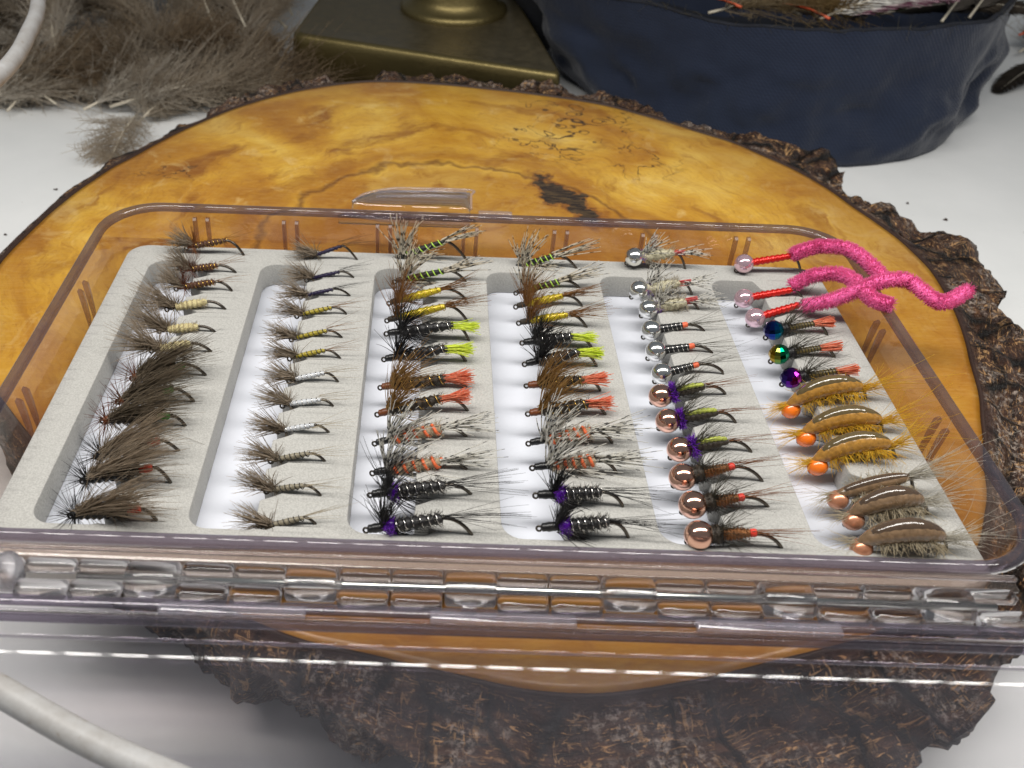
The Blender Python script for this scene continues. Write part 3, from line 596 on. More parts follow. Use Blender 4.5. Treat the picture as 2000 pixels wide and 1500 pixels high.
# ---------------------------------------------------------------- the flies
# kind, head x y z, body length, tail-up pitch in degrees, then where the hook bend meets the foam in the fly's own plane (cm)
FLIES = [
('dun', -6.196, 3.982, 0.155, 0.845, 14.409, 1.126, -0.45),
('dun', -6.117, 3.25, 0.032, 0.706, 10.563, 1.03, -0.225),
('dun', -6.113, 2.566, 0.029, 0.789, 11.439, 1.061, -0.245),
('cream', -6.153, 1.897, -0.023, 0.813, 13.741, 1.1, -0.245),
('cream', -6.13, 1.158, -0.033, 0.778, 11.433, 1.03, -0.175),
('cream', -6.102, 0.471, 0.013, 0.767, 14.148, 1.037, -0.275),
('sedge', -6.285, -0.267, -0.069, 1.044, 16.921, 1.257, -0.31),
('sedge', -6.345, -0.949, -0.047, 1.076, 16.341, 1.254, -0.319),
('sedge', -6.394, -1.625, 0.089, 1.156, 7.173, 1.326, -0.256),
('bsedge', -6.342, -2.307, -0.097, 1.13, 19.123, 1.279, -0.341),
('bsedge', -6.323, -3.001, 0.039, 1.172, 12.14, 1.29, -0.317),
('bsedge', -6.286, -3.723, 0.016, 1.094, 11.668, 1.252, -0.275),
('purple', -3.495, 3.935, 0.064, 0.688, 24.033, 0.834, -0.442),
('purple', -3.517, 3.213, -0.065, 0.672, 16.575, 0.922, -0.207),
('purple', -3.562, 2.531, -0.041, 0.693, 18.07, 0.934, -0.262),
('olive', -3.547, 1.83, -0.027, 0.699, 13.618, 0.91, -0.192),
('olive', -3.577, 1.153, -0.115, 0.725, 21.124, 0.926, -0.235),
('olive', -3.511, 0.452, -0.04, 0.667, 18.184, 0.882, -0.247),
('white', -3.423, -0.267, -0.002, 0.62, 16.932, 0.81, -0.245),
('white', -3.441, -0.958, -0.003, 0.629, 11.181, 0.822, -0.16),
('white', -3.44, -1.617, -0.027, 0.635, 18.552, 0.795, -0.239),
('quill', -3.446, -2.345, -0.017, 0.639, 16.229, 0.82, -0.221),
('quill', -3.415, -3.045, -0.005, 0.614, 15.643, 0.797, -0.218),
('quill', -3.351, -3.76, -0.06, 0.602, 18.196, 0.734, -0.178),
('spider', -1.693, 4.097, 0.002, 1.167, 24.183, 1.398, -0.63),
('spider', -1.655, 3.229, -0.035, 1.037, 16.502, 1.41, -0.381),
('gold', -1.739, 2.475, -0.078, 1.103, 18.172, 1.49, -0.407),
('gold', -1.746, 1.765, -0.016, 1.177, 16.921, 1.476, -0.432),
('lime', -1.715, 1.098, 0.141, 1.237, 9.175, 1.503, -0.385),
('lime', -1.728, 0.399, 0.055, 1.172, 14.248, 1.447, -0.424),
('otag', -1.757, -0.3, -0.057, 1.205, 13.929, 1.502, -0.314),
('otag', -1.772, -1.025, -0.07, 1.154, 17.324, 1.487, -0.39),
('griz', -1.778, -1.691, -0.153, 1.119, 18.428, 1.484, -0.333),
('griz', -1.772, -2.375, -0.189, 1.131, 17.627, 1.499, -0.278),
('uv', -1.761, -3.067, 0.005, 1.144, 13.107, 1.513, -0.358),
('uv', -1.776, -3.818, 0.025, 1.134, 14.348, 1.508, -0.412),
('spider', 0.891, 3.961, -0.055, 0.909, 22.244, 1.255, -0.454),
('spider', 0.919, 3.146, -0.157, 0.885, 20.052, 1.257, -0.292),
('gold', 0.871, 2.492, -0.067, 0.933, 16.453, 1.254, -0.3),
('gold', 0.88, 1.769, 0.031, 0.94, 15.331, 1.254, -0.376),
('lime', 0.906, 1.088, 0.042, 0.936, 12.972, 1.26, -0.333),
('lime', 0.906, 0.397, 0.064, 0.976, 14.573, 1.255, -0.392),
('otag', 0.89, -0.314, 0.11, 0.973, 9.55, 1.259, -0.323),
('otag', 0.878, -0.992, 0.034, 1.012, 13.991, 1.298, -0.358),
('griz', 0.843, -1.694, -0.028, 1.044, 15.591, 1.322, -0.34),
('griz', 0.851, -2.387, 0.065, 0.997, 11.363, 1.297, -0.327),
('uv', 0.851, -3.068, 0.121, 0.982, 6.781, 1.296, -0.276),
('uv', 0.844, -3.794, 0.164, 1.017, 8.59, 1.282, -0.359),
('share', 3.458, 4.057, 0.251, 0.862, 9.173, 1.098, -0.431),
('share', 3.401, 2.945, 0.118, 0.838, 11.064, 1.093, -0.334),
('share', 3.546, 2.456, -0.018, 0.754, 15.953, 0.993, -0.265),
('sblack', 3.477, 1.735, -0.033, 0.661, 14.431, 1.03, -0.231),
('sblack', 3.452, 1.058, -0.047, 0.671, 15.218, 1.056, -0.238),
('sblack', 3.449, 0.373, -0.061, 0.663, 18.512, 1.066, -0.292),
('cpurp', 3.294, -0.307, -0.041, 0.804, 16.406, 1.14, -0.293),
('cpurp', 3.301, -0.983, -0.054, 0.866, 16.136, 1.141, -0.274),
('cpurp', 3.36, -1.729, -0.044, 0.832, 15.764, 1.16, -0.282),
('cred', 3.258, -2.451, 0.009, 0.746, 18.104, 1.228, -0.411),
('cred', 3.279, -3.113, 0.056, 0.746, 13.484, 1.197, -0.344),
('cred', 3.219, -3.794, 0.11, 0.748, 10.78, 1.224, -0.345),
('worm', 5.831, 3.996, 0.219, 0.985, 14.367, 1.224, -0.539),
('worm', 5.698, 3.134, -0.115, 0.963, 17.106, 1.176, -0.241),
('worm', 5.783, 2.493, -0.165, 0.933, 22.357, 1.146, -0.293),
('facet', 5.911, 1.778, 0.042, 0.795, 14.213, 1.033, -0.304),
('facet', 5.825, 1.031, 0.003, 0.798, 14.979, 1.035, -0.28),
('facet', 5.843, 0.306, -0.0, 0.817, 14.577, 1.069, -0.278),
('amber', 5.749, -0.327, -0.157, 1.248, 16.643, 1.29, -0.222),
('amber', 5.78, -1.122, -0.13, 1.182, 15.53, 1.228, -0.206),
('amber', 5.761, -1.822, -0.142, 1.155, 17.588, 1.211, -0.235),
('tan', 5.841, -2.615, -0.127, 1.075, 23.842, 1.098, -0.347),
('tan', 5.87, -3.174, -0.01, 1.064, 12.897, 1.128, -0.248),
('tan', 5.766, -3.806, 0.043, 1.127, 7.017, 1.213, -0.193)]
DEG = math.pi/180
def fan(rng, n, base, ang, spread, lat, L0, L1, curl=0.12, jitter=0.03):
    """fibres that fan out from one tie-in point in the plane of the hook; ang from the tail direction up"""
    a = (ang + spread*np.clip(rng.normal(0, 0.6, n), -1.25, 1.25))*DEG; y = lat*rng.normal(0, 1, n)
    d = np.stack([np.cos(a), y, np.sin(a)], 1); L = rng.uniform(L0, L1, n)
    B = np.array(base)[None] + jitter*rng.normal(0, 1, (n, 3))
    c = 0.8*curl*rng.normal(0, 1, (n, 3))*L[:, None] + np.array((0.10, 0, -0.05))[None]*L[:, None]
    return B, d, L, c
def collar(rng, n, x, r, L0, L1, tilt=0.2, curl=0.08):
    """fibres that stand out all round the shank"""
    a = rng.uniform(0, 2*math.pi, n); d = np.stack([tilt + 0.25*rng.normal(0, 1, n), np.cos(a), np.sin(a)], 1); L = rng.uniform(L0, L1, n)
    B = np.stack([x + 0.025*rng.normal(0, 1, n), r*np.cos(a), r*np.sin(a)], 1)
    return B, d, L, curl*rng.normal(0, 1, (n, 3))*L[:, None]
def bodymesh(x0, x1, r0, rm, r1, turns=9, amp=0.12, sides=10, n=44, arch=0.0):
    q = np.linspace(0, 1, n); r = np.where(q < 0.5, r0 + (rm-r0)*(q*2)**0.8, rm + (r1-rm)*((q-0.5)*2)**1.3)
    r = r*(1 + amp*np.sin(q*turns*2*math.pi)); r[0] *= 0.5; r[-1] *= 0.45
    P = np.stack([x0 + (x1-x0)*q, 0*q, arch*np.sin(q*math.pi)], 1)
    return tube(MB(), P, r, sides)
def helix(x0, x1, rad, turns, wire, n=14):
    N_ = int(turns*n); q = np.linspace(0, 1, N_); a = q*turns*2*math.pi
    return tube(MB(), np.stack([x0 + (x1-x0)*q, rad*np.cos(a), rad*np.sin(a)], 1), wire, 5)
def fuzz(rng, n, x0, x1, r, L0, L1, back=0.5):
    a = rng.uniform(0, 2*math.pi, n); x = rng.uniform(x0, x1, n)
    B = np.stack([x, r*np.cos(a), r*np.sin(a)], 1); d = np.stack([back + 0.5*rng.normal(0, 1, n), np.cos(a), np.sin(a)], 1)
    L = rng.uniform(L0, L1, n); return B, d, L, 0.2*rng.normal(0, 1, (n, 3))*L[:, None]
def hook(root, l, ex, ez, bead, free):
    mb = MB(); P = [(-0.02, 0, 0), (l*0.5, 0, 0.0), (l, 0, 0)]
    for q in np.linspace(0.12, 1, 9): P.append((l + (ex-l)*(0.55*q + 0.45*(1-(1-q)**1.9)), 0, ez*q**1.75))
    if free: P += [(ex-0.01, 0, ez-0.04), (ex-0.06, 0, ez-0.09), (ex-0.15, 0, ez-0.115), (ex-0.26, 0, ez-0.09)]
    else: P += [(ex+0.005, 0, ez-0.08), (ex-0.05, 0, ez-0.17), (ex-0.16, 0, ez-0.22), (ex-0.30, 0, ez-0.16)]
    n = len(P); wr = 0.019 if c_i == 1 else 0.023; r = np.full(n, wr); r[3:12] = wr*1.25; r[-1] = 0.004; r[-2] = 0.014
    tube(mb, P, r, 6)
    # the eye
    e = (-0.16, 0, -0.135) if bead else (-0.055, 0, -0.02); R = 0.040
    a = np.linspace(0, 2*math.pi, 13); tube(mb, np.stack([e[0] + R*np.cos(a), 0.35*R*np.sin(a), e[2] + R*np.sin(a)], 1), 0.018, 5, False)
    if bead: tube(mb, [(-0.16, 0, -0.10), (0, 0, 0)], 0.02, 5)
    return mb.build('hook', 'hook_wire', root)
def fb(root, name, mat, data, r0=0.007, r1=0.0025, seg=4):
    k = {'cdc': 0.85, 'cdc_dark': 0.8, 'partridge': 1.5, 'grizzly': 1.55}.get(mat, 0.72 if r0 <= 0.0085 else 0.85)
    return fibres(MB(), *data, r0=r0*k, r1=r1*k, seg=seg).build(name, mat, root)
def merge(*ds): return tuple(np.concatenate(z) for z in zip(*ds))
def bead(root, mat, r, name='bead'):
    mb = MB(); 
    if mat in ('bead_blue', 'bead_green', 'bead_violet'): return ball(mb, (0, 0, 0), r, 11, 8).build(name, mat, root, False)
    return ball(mb, (0, 0, 0), r, 28, 18).build(name, mat, root)
COLS = ['leftmost', 'second', 'third', 'fourth', 'fifth', 'rightmost']
SPEC = {  # name, description, category
 'dun': ('dry_fly', 'brown dry flies with ginger hackle'), 'cream': ('dry_fly', 'cream-bodied dry flies with big grey wing'),
 'sedge': ('sedge_fly', 'rust-hackled sedge flies with long wing'), 'bsedge': ('sedge_fly', 'black-hackled sedge flies with red butt'),
 'purple': ('emerger_fly', 'small flies with thin purple-black bodies'), 'olive': ('emerger_fly', 'small flies with yellow-olive bodies'), 'white': ('emerger_fly', 'small flies with white bodies'), 'quill': ('emerger_fly', 'small flies with ringed grey-tan bodies'),
 'spider': ('wet_fly', 'black wet flies ribbed lime with speckled hackle'), 'gold': ('wet_fly', 'golden-bodied wet flies with brown hackle'), 'lime': ('wet_fly', 'black wet flies with lime green tail'), 'otag': ('wet_fly', 'brown wet flies with orange tail'),
 'griz': ('wet_fly', 'orange-ribbed wet flies with speckled hackle'), 'uv': ('wet_fly', 'black wet flies with purple thorax'),
 'share': ('nymph_fly', 'silver-bead nymphs with pale speckled fur'), 'sblack': ('nymph_fly', 'silver-bead nymphs with smooth black body'), 'cpurp': ('nymph_fly', 'copper-bead nymphs with purple collar'), 'cred': ('nymph_fly', 'copper-bead nymphs with red band'),
 'worm': ('worm_fly', 'pink-bead flies with long hot-pink tails'), 'facet': ('nymph_fly', 'faceted-bead nymphs with coral tail'), 'amber': ('shrimp_fly', 'yellow-haired shrimp flies with orange head'), 'tan': ('shrimp_fly', 'brown shrimp flies with copper head')}
WORM = [[(6.81, 4.03, 0.46), (7.12, 4.06, 0.60), (7.43, 4.06, 0.68), (7.87, 3.79, 0.78), (8.03, 3.06, 0.86), (8.12, 2.45, 0.86)],
        [(6.66, 3.24, 0.17), (7.03, 3.22, 0.45), (7.41, 3.0, 0.65), (7.56, 2.43, 0.80), (7.62, 1.82, 0.84), (7.90, 1.58, 0.86)],
        [(6.66, 2.46, 0.19), (7.09, 2.24, 0.50), (7.54, 2.16, 0.85), (7.94, 2.12, 1.08), (8.4, 2.15, 1.06), (8.7, 1.74, 0.95), (9.0, 1.7, 0.9), (9.64, 2.18, 0.88)]]
count = {}
for fi_, (kind, hx, hy, hz, l, pitch, ex, ez) in enumerate(FLIES):
    rng = np.random.RandomState(100 + fi_); c_i = fi_//12
    same = [k for k, q in enumerate(FLIES) if q[0] == kind and k//12 == c_i]; pos = same.index(fi_); tot = len(same)
    which = {2: ['rear', 'front'], 3: ['rearmost', 'middle', 'nearest']}[tot][pos]
    name, desc = SPEC[kind]
    label = '%s of the %s %s in the %s column' % (which, {2: 'two', 3: 'three'}[tot], desc, COLS[c_i])
    if kind == 'facet': label = ['nymph with faceted blue bead and coral tail below the pink-tailed flies', 'nymph with faceted green bead and coral tail in the rightmost column', 'nymph with faceted violet bead and coral tail in the rightmost column'][pos]
    l *= rng.uniform(0.96, 1.03); root = tag(empty(name, (hx, hy, hz), (rng.normal(0, 0.09), -(pitch + rng.normal(0, 1.0))*DEG, rng.normal(0, 0.035))), label, 'fishing fly', 'flies set in the foam')
    beaded = kind in ('share', 'sblack', 'cpurp', 'cred', 'worm', 'facet', 'amber', 'tan')
    hook(root, l, ex, ez, beaded, kind == 'worm' and pos == 0)
    head = lambda mat, r=0.06, x1=0.16: bodymesh(-0.03, x1, r*0.8, r, r*0.8, 3, 0.05, 8, 12).build('head', mat, root)
    if kind == 'dun':
        bodymesh(0.13, l, 0.06, 0.07, 0.045, 9, 0.2).build('body', 'pheasant', root); head('thread_rust', 0.05)
        fb(root, 'body_fibres', 'hackle_rust', fuzz(rng, 70, 0.16, l, 0.05, 0.04, 0.09)); helix(0.16, l, 0.066, 7, 0.008).build('rib', 'wire_gold', root)
        fb(root, 'wing', 'cdc', fan(rng, 130, (0.1, 0, 0.05), 143, 36, 0.18, 0.4, 0.74, 0.10), 0.008, 0.003)
        fb(root, 'hackle', 'hackle_ginger' if pos == 0 else 'hackle_rust', merge(collar(rng, 34, 0.14, 0.05, 0.22, 0.40), fan(rng, 18, (0.15, 0, 0.04), 80, 26, 0.2, 0.3, 0.52)))
        fb(root, 'tail', 'hackle_brown', fan(rng, 5, (l, 0, 0.02), 4, 14, 0.15, 0.4, 0.75, 0.05), 0.006)
    elif kind == 'cream':
        bodymesh(0.15, l, 0.07, 0.085, 0.055, 7, 0.16).build('body', 'body_cream', root); head('peacock', 0.05)
        fb(root, 'body_fibres', 'fuzz_hare', fuzz(rng, 90, 0.16, l, 0.07, 0.03, 0.08)); helix(0.16, l, 0.082, 6, 0.007).build('rib', 'wire_tan', root)
        fb(root, 'wing', 'cdc', fan(rng, 180, (0.1, 0, 0.05), 143, 36, 0.22, 0.5, 1.0, 0.12), 0.008, 0.003)
        fb(root, 'hackle', 'cdc', merge(collar(rng, 36, 0.13, 0.04, 0.2, 0.4, 0.0), fan(rng, 16, (0.16, 0, 0.04), 75, 30, 0.3, 0.25, 0.42)))
    elif kind in ('sedge', 'bsedge'):
        bl = kind == 'bsedge'
        bodymesh(0.1, l*0.85, 0.08, 0.10, 0.07, 8, 0.15).build('body', 'body_black' if bl else 'peacock', root); head('thread_black' if bl else 'thread_rust', 0.075, 0.18)
        bodymesh(l*0.80, l*1.0, 0.06, 0.07, 0.05, 3, 0.1, 8, 14).build('butt', 'floss_red' if bl else 'floss_green', root)
        fb(root, 'wing', 'cdc' if bl else 'cdc_dark', merge(fan(rng, 210, (0.14, 0, 0.06), 14, 17, 0.12, 0.8, 1.4, 0.07, 0.04), fan(rng, 40, (0.14, 0, 0.05), 38, 28, 0.25, 0.4, 0.8, 0.12)), 0.008, 0.003)
        fb(root, 'body_fibres', 'cdc_dark', fuzz(rng, 80, 0.2, l*0.8, 0.08, 0.10, 0.3, 1.0))
        fb(root, 'hackle', 'hackle_black' if bl else 'hackle_rust', merge(collar(rng, 62 if bl else 40, 0.02, 0.05, 0.26, 0.48, -0.25), fan(rng, 12, (0, 0, 0), 150, 50, 0.5, 0.3, 0.5)), 0.008, 0.003)
        if not bl: fb(root, 'beard', 'hackle_ginger', fan(rng, 24, (0.08, 0, -0.03), -75, 30, 0.3, 0.15, 0.3))
    elif kind in ('purple', 'olive', 'white', 'quill'):
        bm = 'body_' + kind; rad = 0.05 if kind != 'purple' else 0.042
        bodymesh(0.08, l, rad*0.8, rad, rad*0.65, 9, 0.07).build('body', bm, root); head('cdc_dark' if kind == 'quill' else 'peacock', 0.045, 0.10)
        helix(0.1, l, rad*1.0, 6, 0.008).build('rib', {'purple': 'body_purple', 'olive': 'wire_dark', 'white': 'wire_silver', 'quill': 'wire_dark'}[kind], root)
        fb(root, 'wing', 'cdc', merge(fan(rng, 95, (0.06, 0, 0.04), 146, 30, 0.16, 0.42, 0.74, 0.09), fan(rng, 12, (0.08, 0, 0.03), 100, 50, 0.3, 0.2, 0.45)), 0.008, 0.003)
        fb(root, 'hackle', 'cdc_dark', collar(rng, 26, 0.08, 0.03, 0.12, 0.32, 0.3), 0.006)
        fb(root, 'tail', {'purple': 'hackle_black', 'olive': 'hackle_brown', 'white': 'hair_pale', 'quill': 'hair_pale'}[kind], fan(rng, 8, (l, 0, 0.02), -2, 10, 0.12, 0.4, 0.75, 0.06), 0.006, 0.002)
    elif kind == 'spider':
        bodymesh(0.18, l, 0.05, 0.065, 0.05, 3, 0.03).build('body', 'body_black', root); head('thread_black', 0.06, 0.2)
        helix(0.22, l, 0.066, 6, 0.0125).build('rib', 'wire_lime', root); s_ = 1.0 if c_i == 2 else 0.9
        fb(root, 'hackle', 'partridge', merge(fan(rng, 34, (0.17, 0, 0.03), 66, 30, 0.14, 0.5*s_, 0.98*s_, 0.10), fan(rng, 16, (0.17, 0, -0.03), -20, 20, 0.2, 0.5, 0.9, 0.10)), 0.012, 0.004)
        fb(root, 'tail', 'partridge', fan(rng, 16, (l, 0, 0.02), 2, 12, 0.08, 0.6, 0.95, 0.05), 0.011, 0.004)
    elif kind == 'gold':
        bodymesh(0.18, l, 0.07, 0.085, 0.055, 7, 0.08).build('body', 'body_gold', root); head('peacock', 0.065, 0.2); helix(0.2, l, 0.08, 7, 0.007).build('rib', 'wire_gold', root)
        fb(root, 'hackle', 'hackle_brown', merge(fan(rng, 85, (0.18, 0, 0.04), 68, 32, 0.16, 0.45, 0.95, 0.08), fan(rng, 20, (0.18, 0, -0.03), -25, 26, 0.25, 0.3, 0.7, 0.12)), 0.008, 0.003)
        fb(root, 'tail', 'hackle_brown', fan(rng, 36, (l, 0, 0.02), -2, 15, 0.10, 0.45, 0.85, 0.06), 0.008, 0.003)
    elif kind in ('lime', 'otag'):
        li = kind == 'lime'
        bodymesh(0.2, l, 0.09, 0.10, 0.065, 8, 0.14).build('body', 'body_black' if li else 'peacock', root); head('thread_black' if li else 'thread_rust', 0.07, 0.22)
        helix(0.3, l, 0.10, 5, 0.009).build('rib', 'wire_silver' if li else 'wire_gold', root); fb(root, 'body_fibres', 'fuzz_black', fuzz(rng, 170, 0.22, l, 0.08, 0.03, 0.08))
        if li: h = merge(fan(rng, 75, (0.22, 0, 0.05), 64, 40, 0.18, 0.4, 0.85, 0.10), fan(rng, 30, (0.22, 0, -0.03), -18, 26, 0.25, 0.5, 0.9, 0.10))
        else: h = merge(fan(rng, 75, (0.18, 0, 0.05), 48, 30, 0.15, 0.5, 1.08, 0.08), fan(rng, 22, (0.18, 0, -0.02), -12, 22, 0.2, 0.4, 0.9, 0.10))
        fb(root, 'hackle', 'hackle_black' if li else 'hackle_tan', h, 0.010, 0.003)
        n = 110; s_ = rng.normal(0, 1, n); big = c_i == 2
        a = np.clip(rng.normal(0, 0.55, n), -1, 1)*(0.10 if li else (0.26 if big else 0.20)); d = np.stack([np.ones(n), 0.10*rng.normal(0, 1, n), a - (pitch*DEG if li else pitch*DEG*0.4)], 1)
        B = np.stack([np.full(n, l-0.06), 0.025*rng.normal(0, 1, n), 0.03*rng.normal(0, 1, n)], 1)
        fb(root, 'tail', 'tag_lime' if li else 'tag_orange', (B, d, rng.uniform(0.40, 0.50, n)*(1.05 if big else 0.95), 0.04*rng.normal(0, 1, (n, 3))), 0.010, 0.007, 3)
    elif kind == 'griz':
        bodymesh(0.25, l, 0.085, 0.10, 0.07, 6, 0.12).build('body', 'body_hare', root); head('thread_black', 0.065, 0.26)
        helix(0.3, l, 0.088, 5, 0.030).build('rib', 'floss_orange', root); fb(root, 'body_fibres', 'fuzz_hare', fuzz(rng, 260, 0.28, l, 0.085, 0.05, 0.13))
        fb(root, 'hackle', 'grizzly', merge(fan(rng, 34, (0.22, 0, 0.04), 50, 36, 0.14, 0.5, 1.05, 0.06), fan(rng, 18, (0.22, 0, -0.03), -10, 20, 0.25, 0.6, 1.1, 0.10)), 0.010, 0.004)
        fb(root, 'tail', 'grizzly', fan(rng, 26, (l, 0, 0.02), -4, 16, 0.12, 0.5, 0.95, 0.06), 0.009, 0.003)
    elif kind == 'uv':
        big = c_i == 2
        bodymesh(0.34, l, 0.085, 0.10, 0.07, 7, 0.16).build('body', 'body_black', root); head('thread_black', 0.075, 0.26)
        helix(0.4, l, 0.10, 6, 0.010).build('rib', 'wire_silver', root); fb(root, 'body_fibres', 'fuzz_black', fuzz(rng, 190, 0.34, l, 0.09, 0.04, 0.10)); fb(root, 'body_glints', 'hair_white', fuzz(rng, 60, 0.36, l, 0.098, 0.03, 0.08), 0.004)
        mb = MB(); ball(mb, (0.33, 0, 0.01), 0.11, 12, 8); mb.build('thorax', 'fuzz_purple', root); fb(root, 'thorax_fibres', 'fuzz_purple', fuzz(rng, 150, 0.25, 0.42, 0.10, 0.03, 0.09, 0.0))
        k_ = 1.0 if big else 0.62
        fb(root, 'hackle', 'hackle_black', merge(fan(rng, 70, (0.24, 0, 0.05), 78, 28, 0.16, 0.5*k_, (1.15 if pos == 0 else 0.85)*k_, 0.14), fan(rng, 40, (0.24, 0, -0.04), -36, 22, 0.25, 0.45, 0.9, 0.14)), 0.009, 0.003)
        fb(root, 'tail', 'hackle_black', fan(rng, 18, (l, 0, 0.02), -8, 13, 0.12, 0.7, 1.3, 0.06), 0.007, 0.003)
    elif kind == 'share':
        bead(root, 'bead_silver', 0.205); bodymesh(0.16, l, 0.10, 0.12, 0.07, 5, 0.10).build('body', 'body_pale', root)
        fb(root, 'body_fibres', 'fuzz_hare', fuzz(rng, 240, 0.2, l, 0.09, 0.05, 0.15)); fb(root, 'collar', 'fuzz_purple', fuzz(rng, 50, 0.17, 0.25, 0.10, 0.04, 0.09, 0.0))
        fb(root, 'hackle', 'grizzly', merge(fan(rng, 28, (0.22, 0, 0.07), 48, 40, 0.25, 0.3, 0.66, 0.12), fan(rng, 14, (0.22, 0, -0.06), -30, 26, 0.35, 0.3, 0.6, 0.14)), 0.009, 0.003)
        n = 40; fb(root, 'tag', 'tag_pink', (np.stack([np.full(n, l-0.03), 0.02*rng.normal(0, 1, n), 0.03*rng.normal(0, 1, n)], 1), np.stack([np.ones(n), 0.05*rng.normal(0, 1, n), -0.12+0.08*rng.normal(0, 1, n)], 1), np.full(n, 0.25), np.zeros((n, 3))), 0.013, 0.012, 1)
        fb(root, 'tail', 'grizzly', fan(rng, 20, (l+0.08, 0, 0), -6, 20, 0.2, 0.35, 0.72, 0.08), 0.008, 0.003)
    elif kind == 'sblack':
        bead(root, 'bead_silver', 0.205); bodymesh(0.14, l, 0.095, 0.075, 0.055, 4, 0.03).build('body', 'thread_black', root)
        helix(0.2, l*0.92, 0.078, 5, 0.007).build('rib', 'wire_silver', root); bodymesh(l*0.88, l+0.05, 0.058, 0.06, 0.05, 2, 0.03, 10, 10).build('band', 'thread_orange', root)
        fb(root, 'tail', 'hackle_dun', fan(rng, 12, (l, 0, 0.02), -4, 13, 0.16, 0.6, 1.1, 0.08), 0.006, 0.002)
    elif kind == 'cpurp':
        bead(root, 'bead_copper', 0.215); bodymesh(0.2, l, 0.09, 0.085, 0.05, 7, 0.10).build('body', 'peacock', root)
        bodymesh(0.3, l-0.02, 0.04, 0.05, 0.035, 7, 0.14, 8, 30, 0.04).build('back', 'back_lime', root).location = (0, 0, 0.055*CM)
        fb(root, 'collar', 'fuzz_purple', fuzz(rng, 240, 0.19, 0.28, 0.12, 0.04, 0.10, 0.1), 0.009, 0.006)
        fb(root, 'hackle', 'hackle_dun', merge(fan(rng, 46, (0.26, 0, 0.08), 28, 30, 0.4, 0.4, 0.85, 0.16), fan(rng, 22, (0.26, 0, -0.06), -18, 26, 0.4, 0.4, 0.8, 0.16)), 0.006, 0.002)
        fb(root, 'tail', 'hackle_ginger', fan(rng, 9, (l, 0, 0.02), -2, 8, 0.08, 0.5, 1.0, 0.05), 0.007, 0.002)
    elif kind == 'cred':
        bead(root, 'bead_copper', 0.225); bodymesh(0.3, l, 0.10, 0.09, 0.06, 9, 0.14).build('body', 'body_copper', root)
        bodymesh(0.16, 0.36, 0.12, 0.15, 0.12, 2, 0.06, 12, 12).build('thorax', 'peacock', root); fb(root, 'thorax_fibres', 'fuzz_black', fuzz(rng, 190, 0.17, 0.38, 0.12, 0.04, 0.10, 0.0), 0.008)
        bodymesh(l-0.02, l+0.09, 0.062, 0.065, 0.055, 2, 0.03, 10, 10).build('band', 'thread_red', root)
        fb(root, 'hackle', 'hackle_dun', merge(fan(rng, 46, (0.3, 0, 0.08), 42, 40, 0.4, 0.3, 0.75, 0.2), fan(rng, 22, (0.3, 0, -0.06), -24, 28, 0.45, 0.3, 0.75, 0.2)), 0.006, 0.002)
        fb(root, 'body_fibres', 'hackle_rust', fuzz(rng, 80, 0.34, l, 0.085, 0.03, 0.08))
        fb(root, 'tail', 'hackle_ginger', fan(rng, 14, (l+0.05, 0, 0.02), -4, 9, 0.10, 0.5, 0.95, 0.06), 0.007, 0.002); fb(root, 'stray_fibres', 'hackle_black', fan(rng, 7, (l*0.6, 0, 0), -20, 40, 0.5, 0.7, 1.5, 0.25), 0.004, 0.002, 8)
    elif kind == 'worm':
        bead(root, 'bead_pink', 0.205); bodymesh(0.15, l, 0.085, 0.08, 0.065, 8, 0.12).build('body', 'body_red', root)
        bpy.context.view_layer.update(); inv = np.array((root.matrix_world).inverted())
        W = curve(WORM[pos], 70); Wl = (np.concatenate([W*CM, np.ones((len(W), 1))], 1) @ inv.T)[:, :3]/CM
        rad = np.full(len(Wl), 0.115); rad[0] = 0.06; rad[-1] = 0.06
        tl = tube(MB(), Wl, rad, 9).build('tail', 'chenille_core', root)
        n = 9000; k = rng.randint(0, len(Wl)-1, n); fr = rng.rand(n)[:, None]; B = Wl[k]*(1-fr) + Wl[k+1]*fr; T = unit(Wl[k+1]-Wl[k]); d = rng.normal(0, 1, (n, 3)); d = unit(d - T*(d*T).sum(1, keepdims=True)) + 0.35*rng.normal(0, 1, (n, 3))
        o = fibres(MB(), B, d, rng.uniform(0.115, 0.185, n), None, 0.006, 0.004, 1).build('pile', 'chenille_pink', None); o.parent = tl
    elif kind == 'facet':
        bead(root, ['bead_blue', 'bead_green', 'bead_violet'][pos], 0.20); bodymesh(0.25, l, 0.055, 0.062, 0.045, 11, 0.08).build('body', 'body_ringed', root); helix(0.28, l, 0.06, 9, 0.008).build('rib', 'wire_dark', root)
        bodymesh(0.14, 0.32, 0.09, 0.11, 0.07, 2, 0.1, 10, 10).build('thorax', 'body_black', root); fb(root, 'thorax_fibres', 'fuzz_black', fuzz(rng, 120, 0.16, 0.34, 0.09, 0.04, 0.10, 0.2))
        fb(root, 'hackle', 'hackle_dun', merge(fan(rng, 46, (0.26, 0, 0.07), 42, 40, 0.5, 0.35, 0.95, 0.18), fan(rng, 22, (0.26, 0, -0.06), -22, 26, 0.4, 0.3, 0.7, 0.18)), 0.006, 0.002)
        n = 90; a = 0.18*np.clip(rng.normal(0, 0.6, n), -1, 1)
        fb(root, 'tail', 'tag_orange', (np.stack([np.full(n, l-0.04), 0.02*rng.normal(0, 1, n), 0.025*rng.normal(0, 1, n)], 1), np.stack([np.ones(n), 0.08*rng.normal(0, 1, n), a-0.06], 1), rng.uniform(0.36, 0.44, n), np.zeros((n, 3))), 0.011, 0.009, 2)
    else:
        am = kind == 'amber'; q = np.linspace(0, 1, 60); slim = (not am and pos == 0)
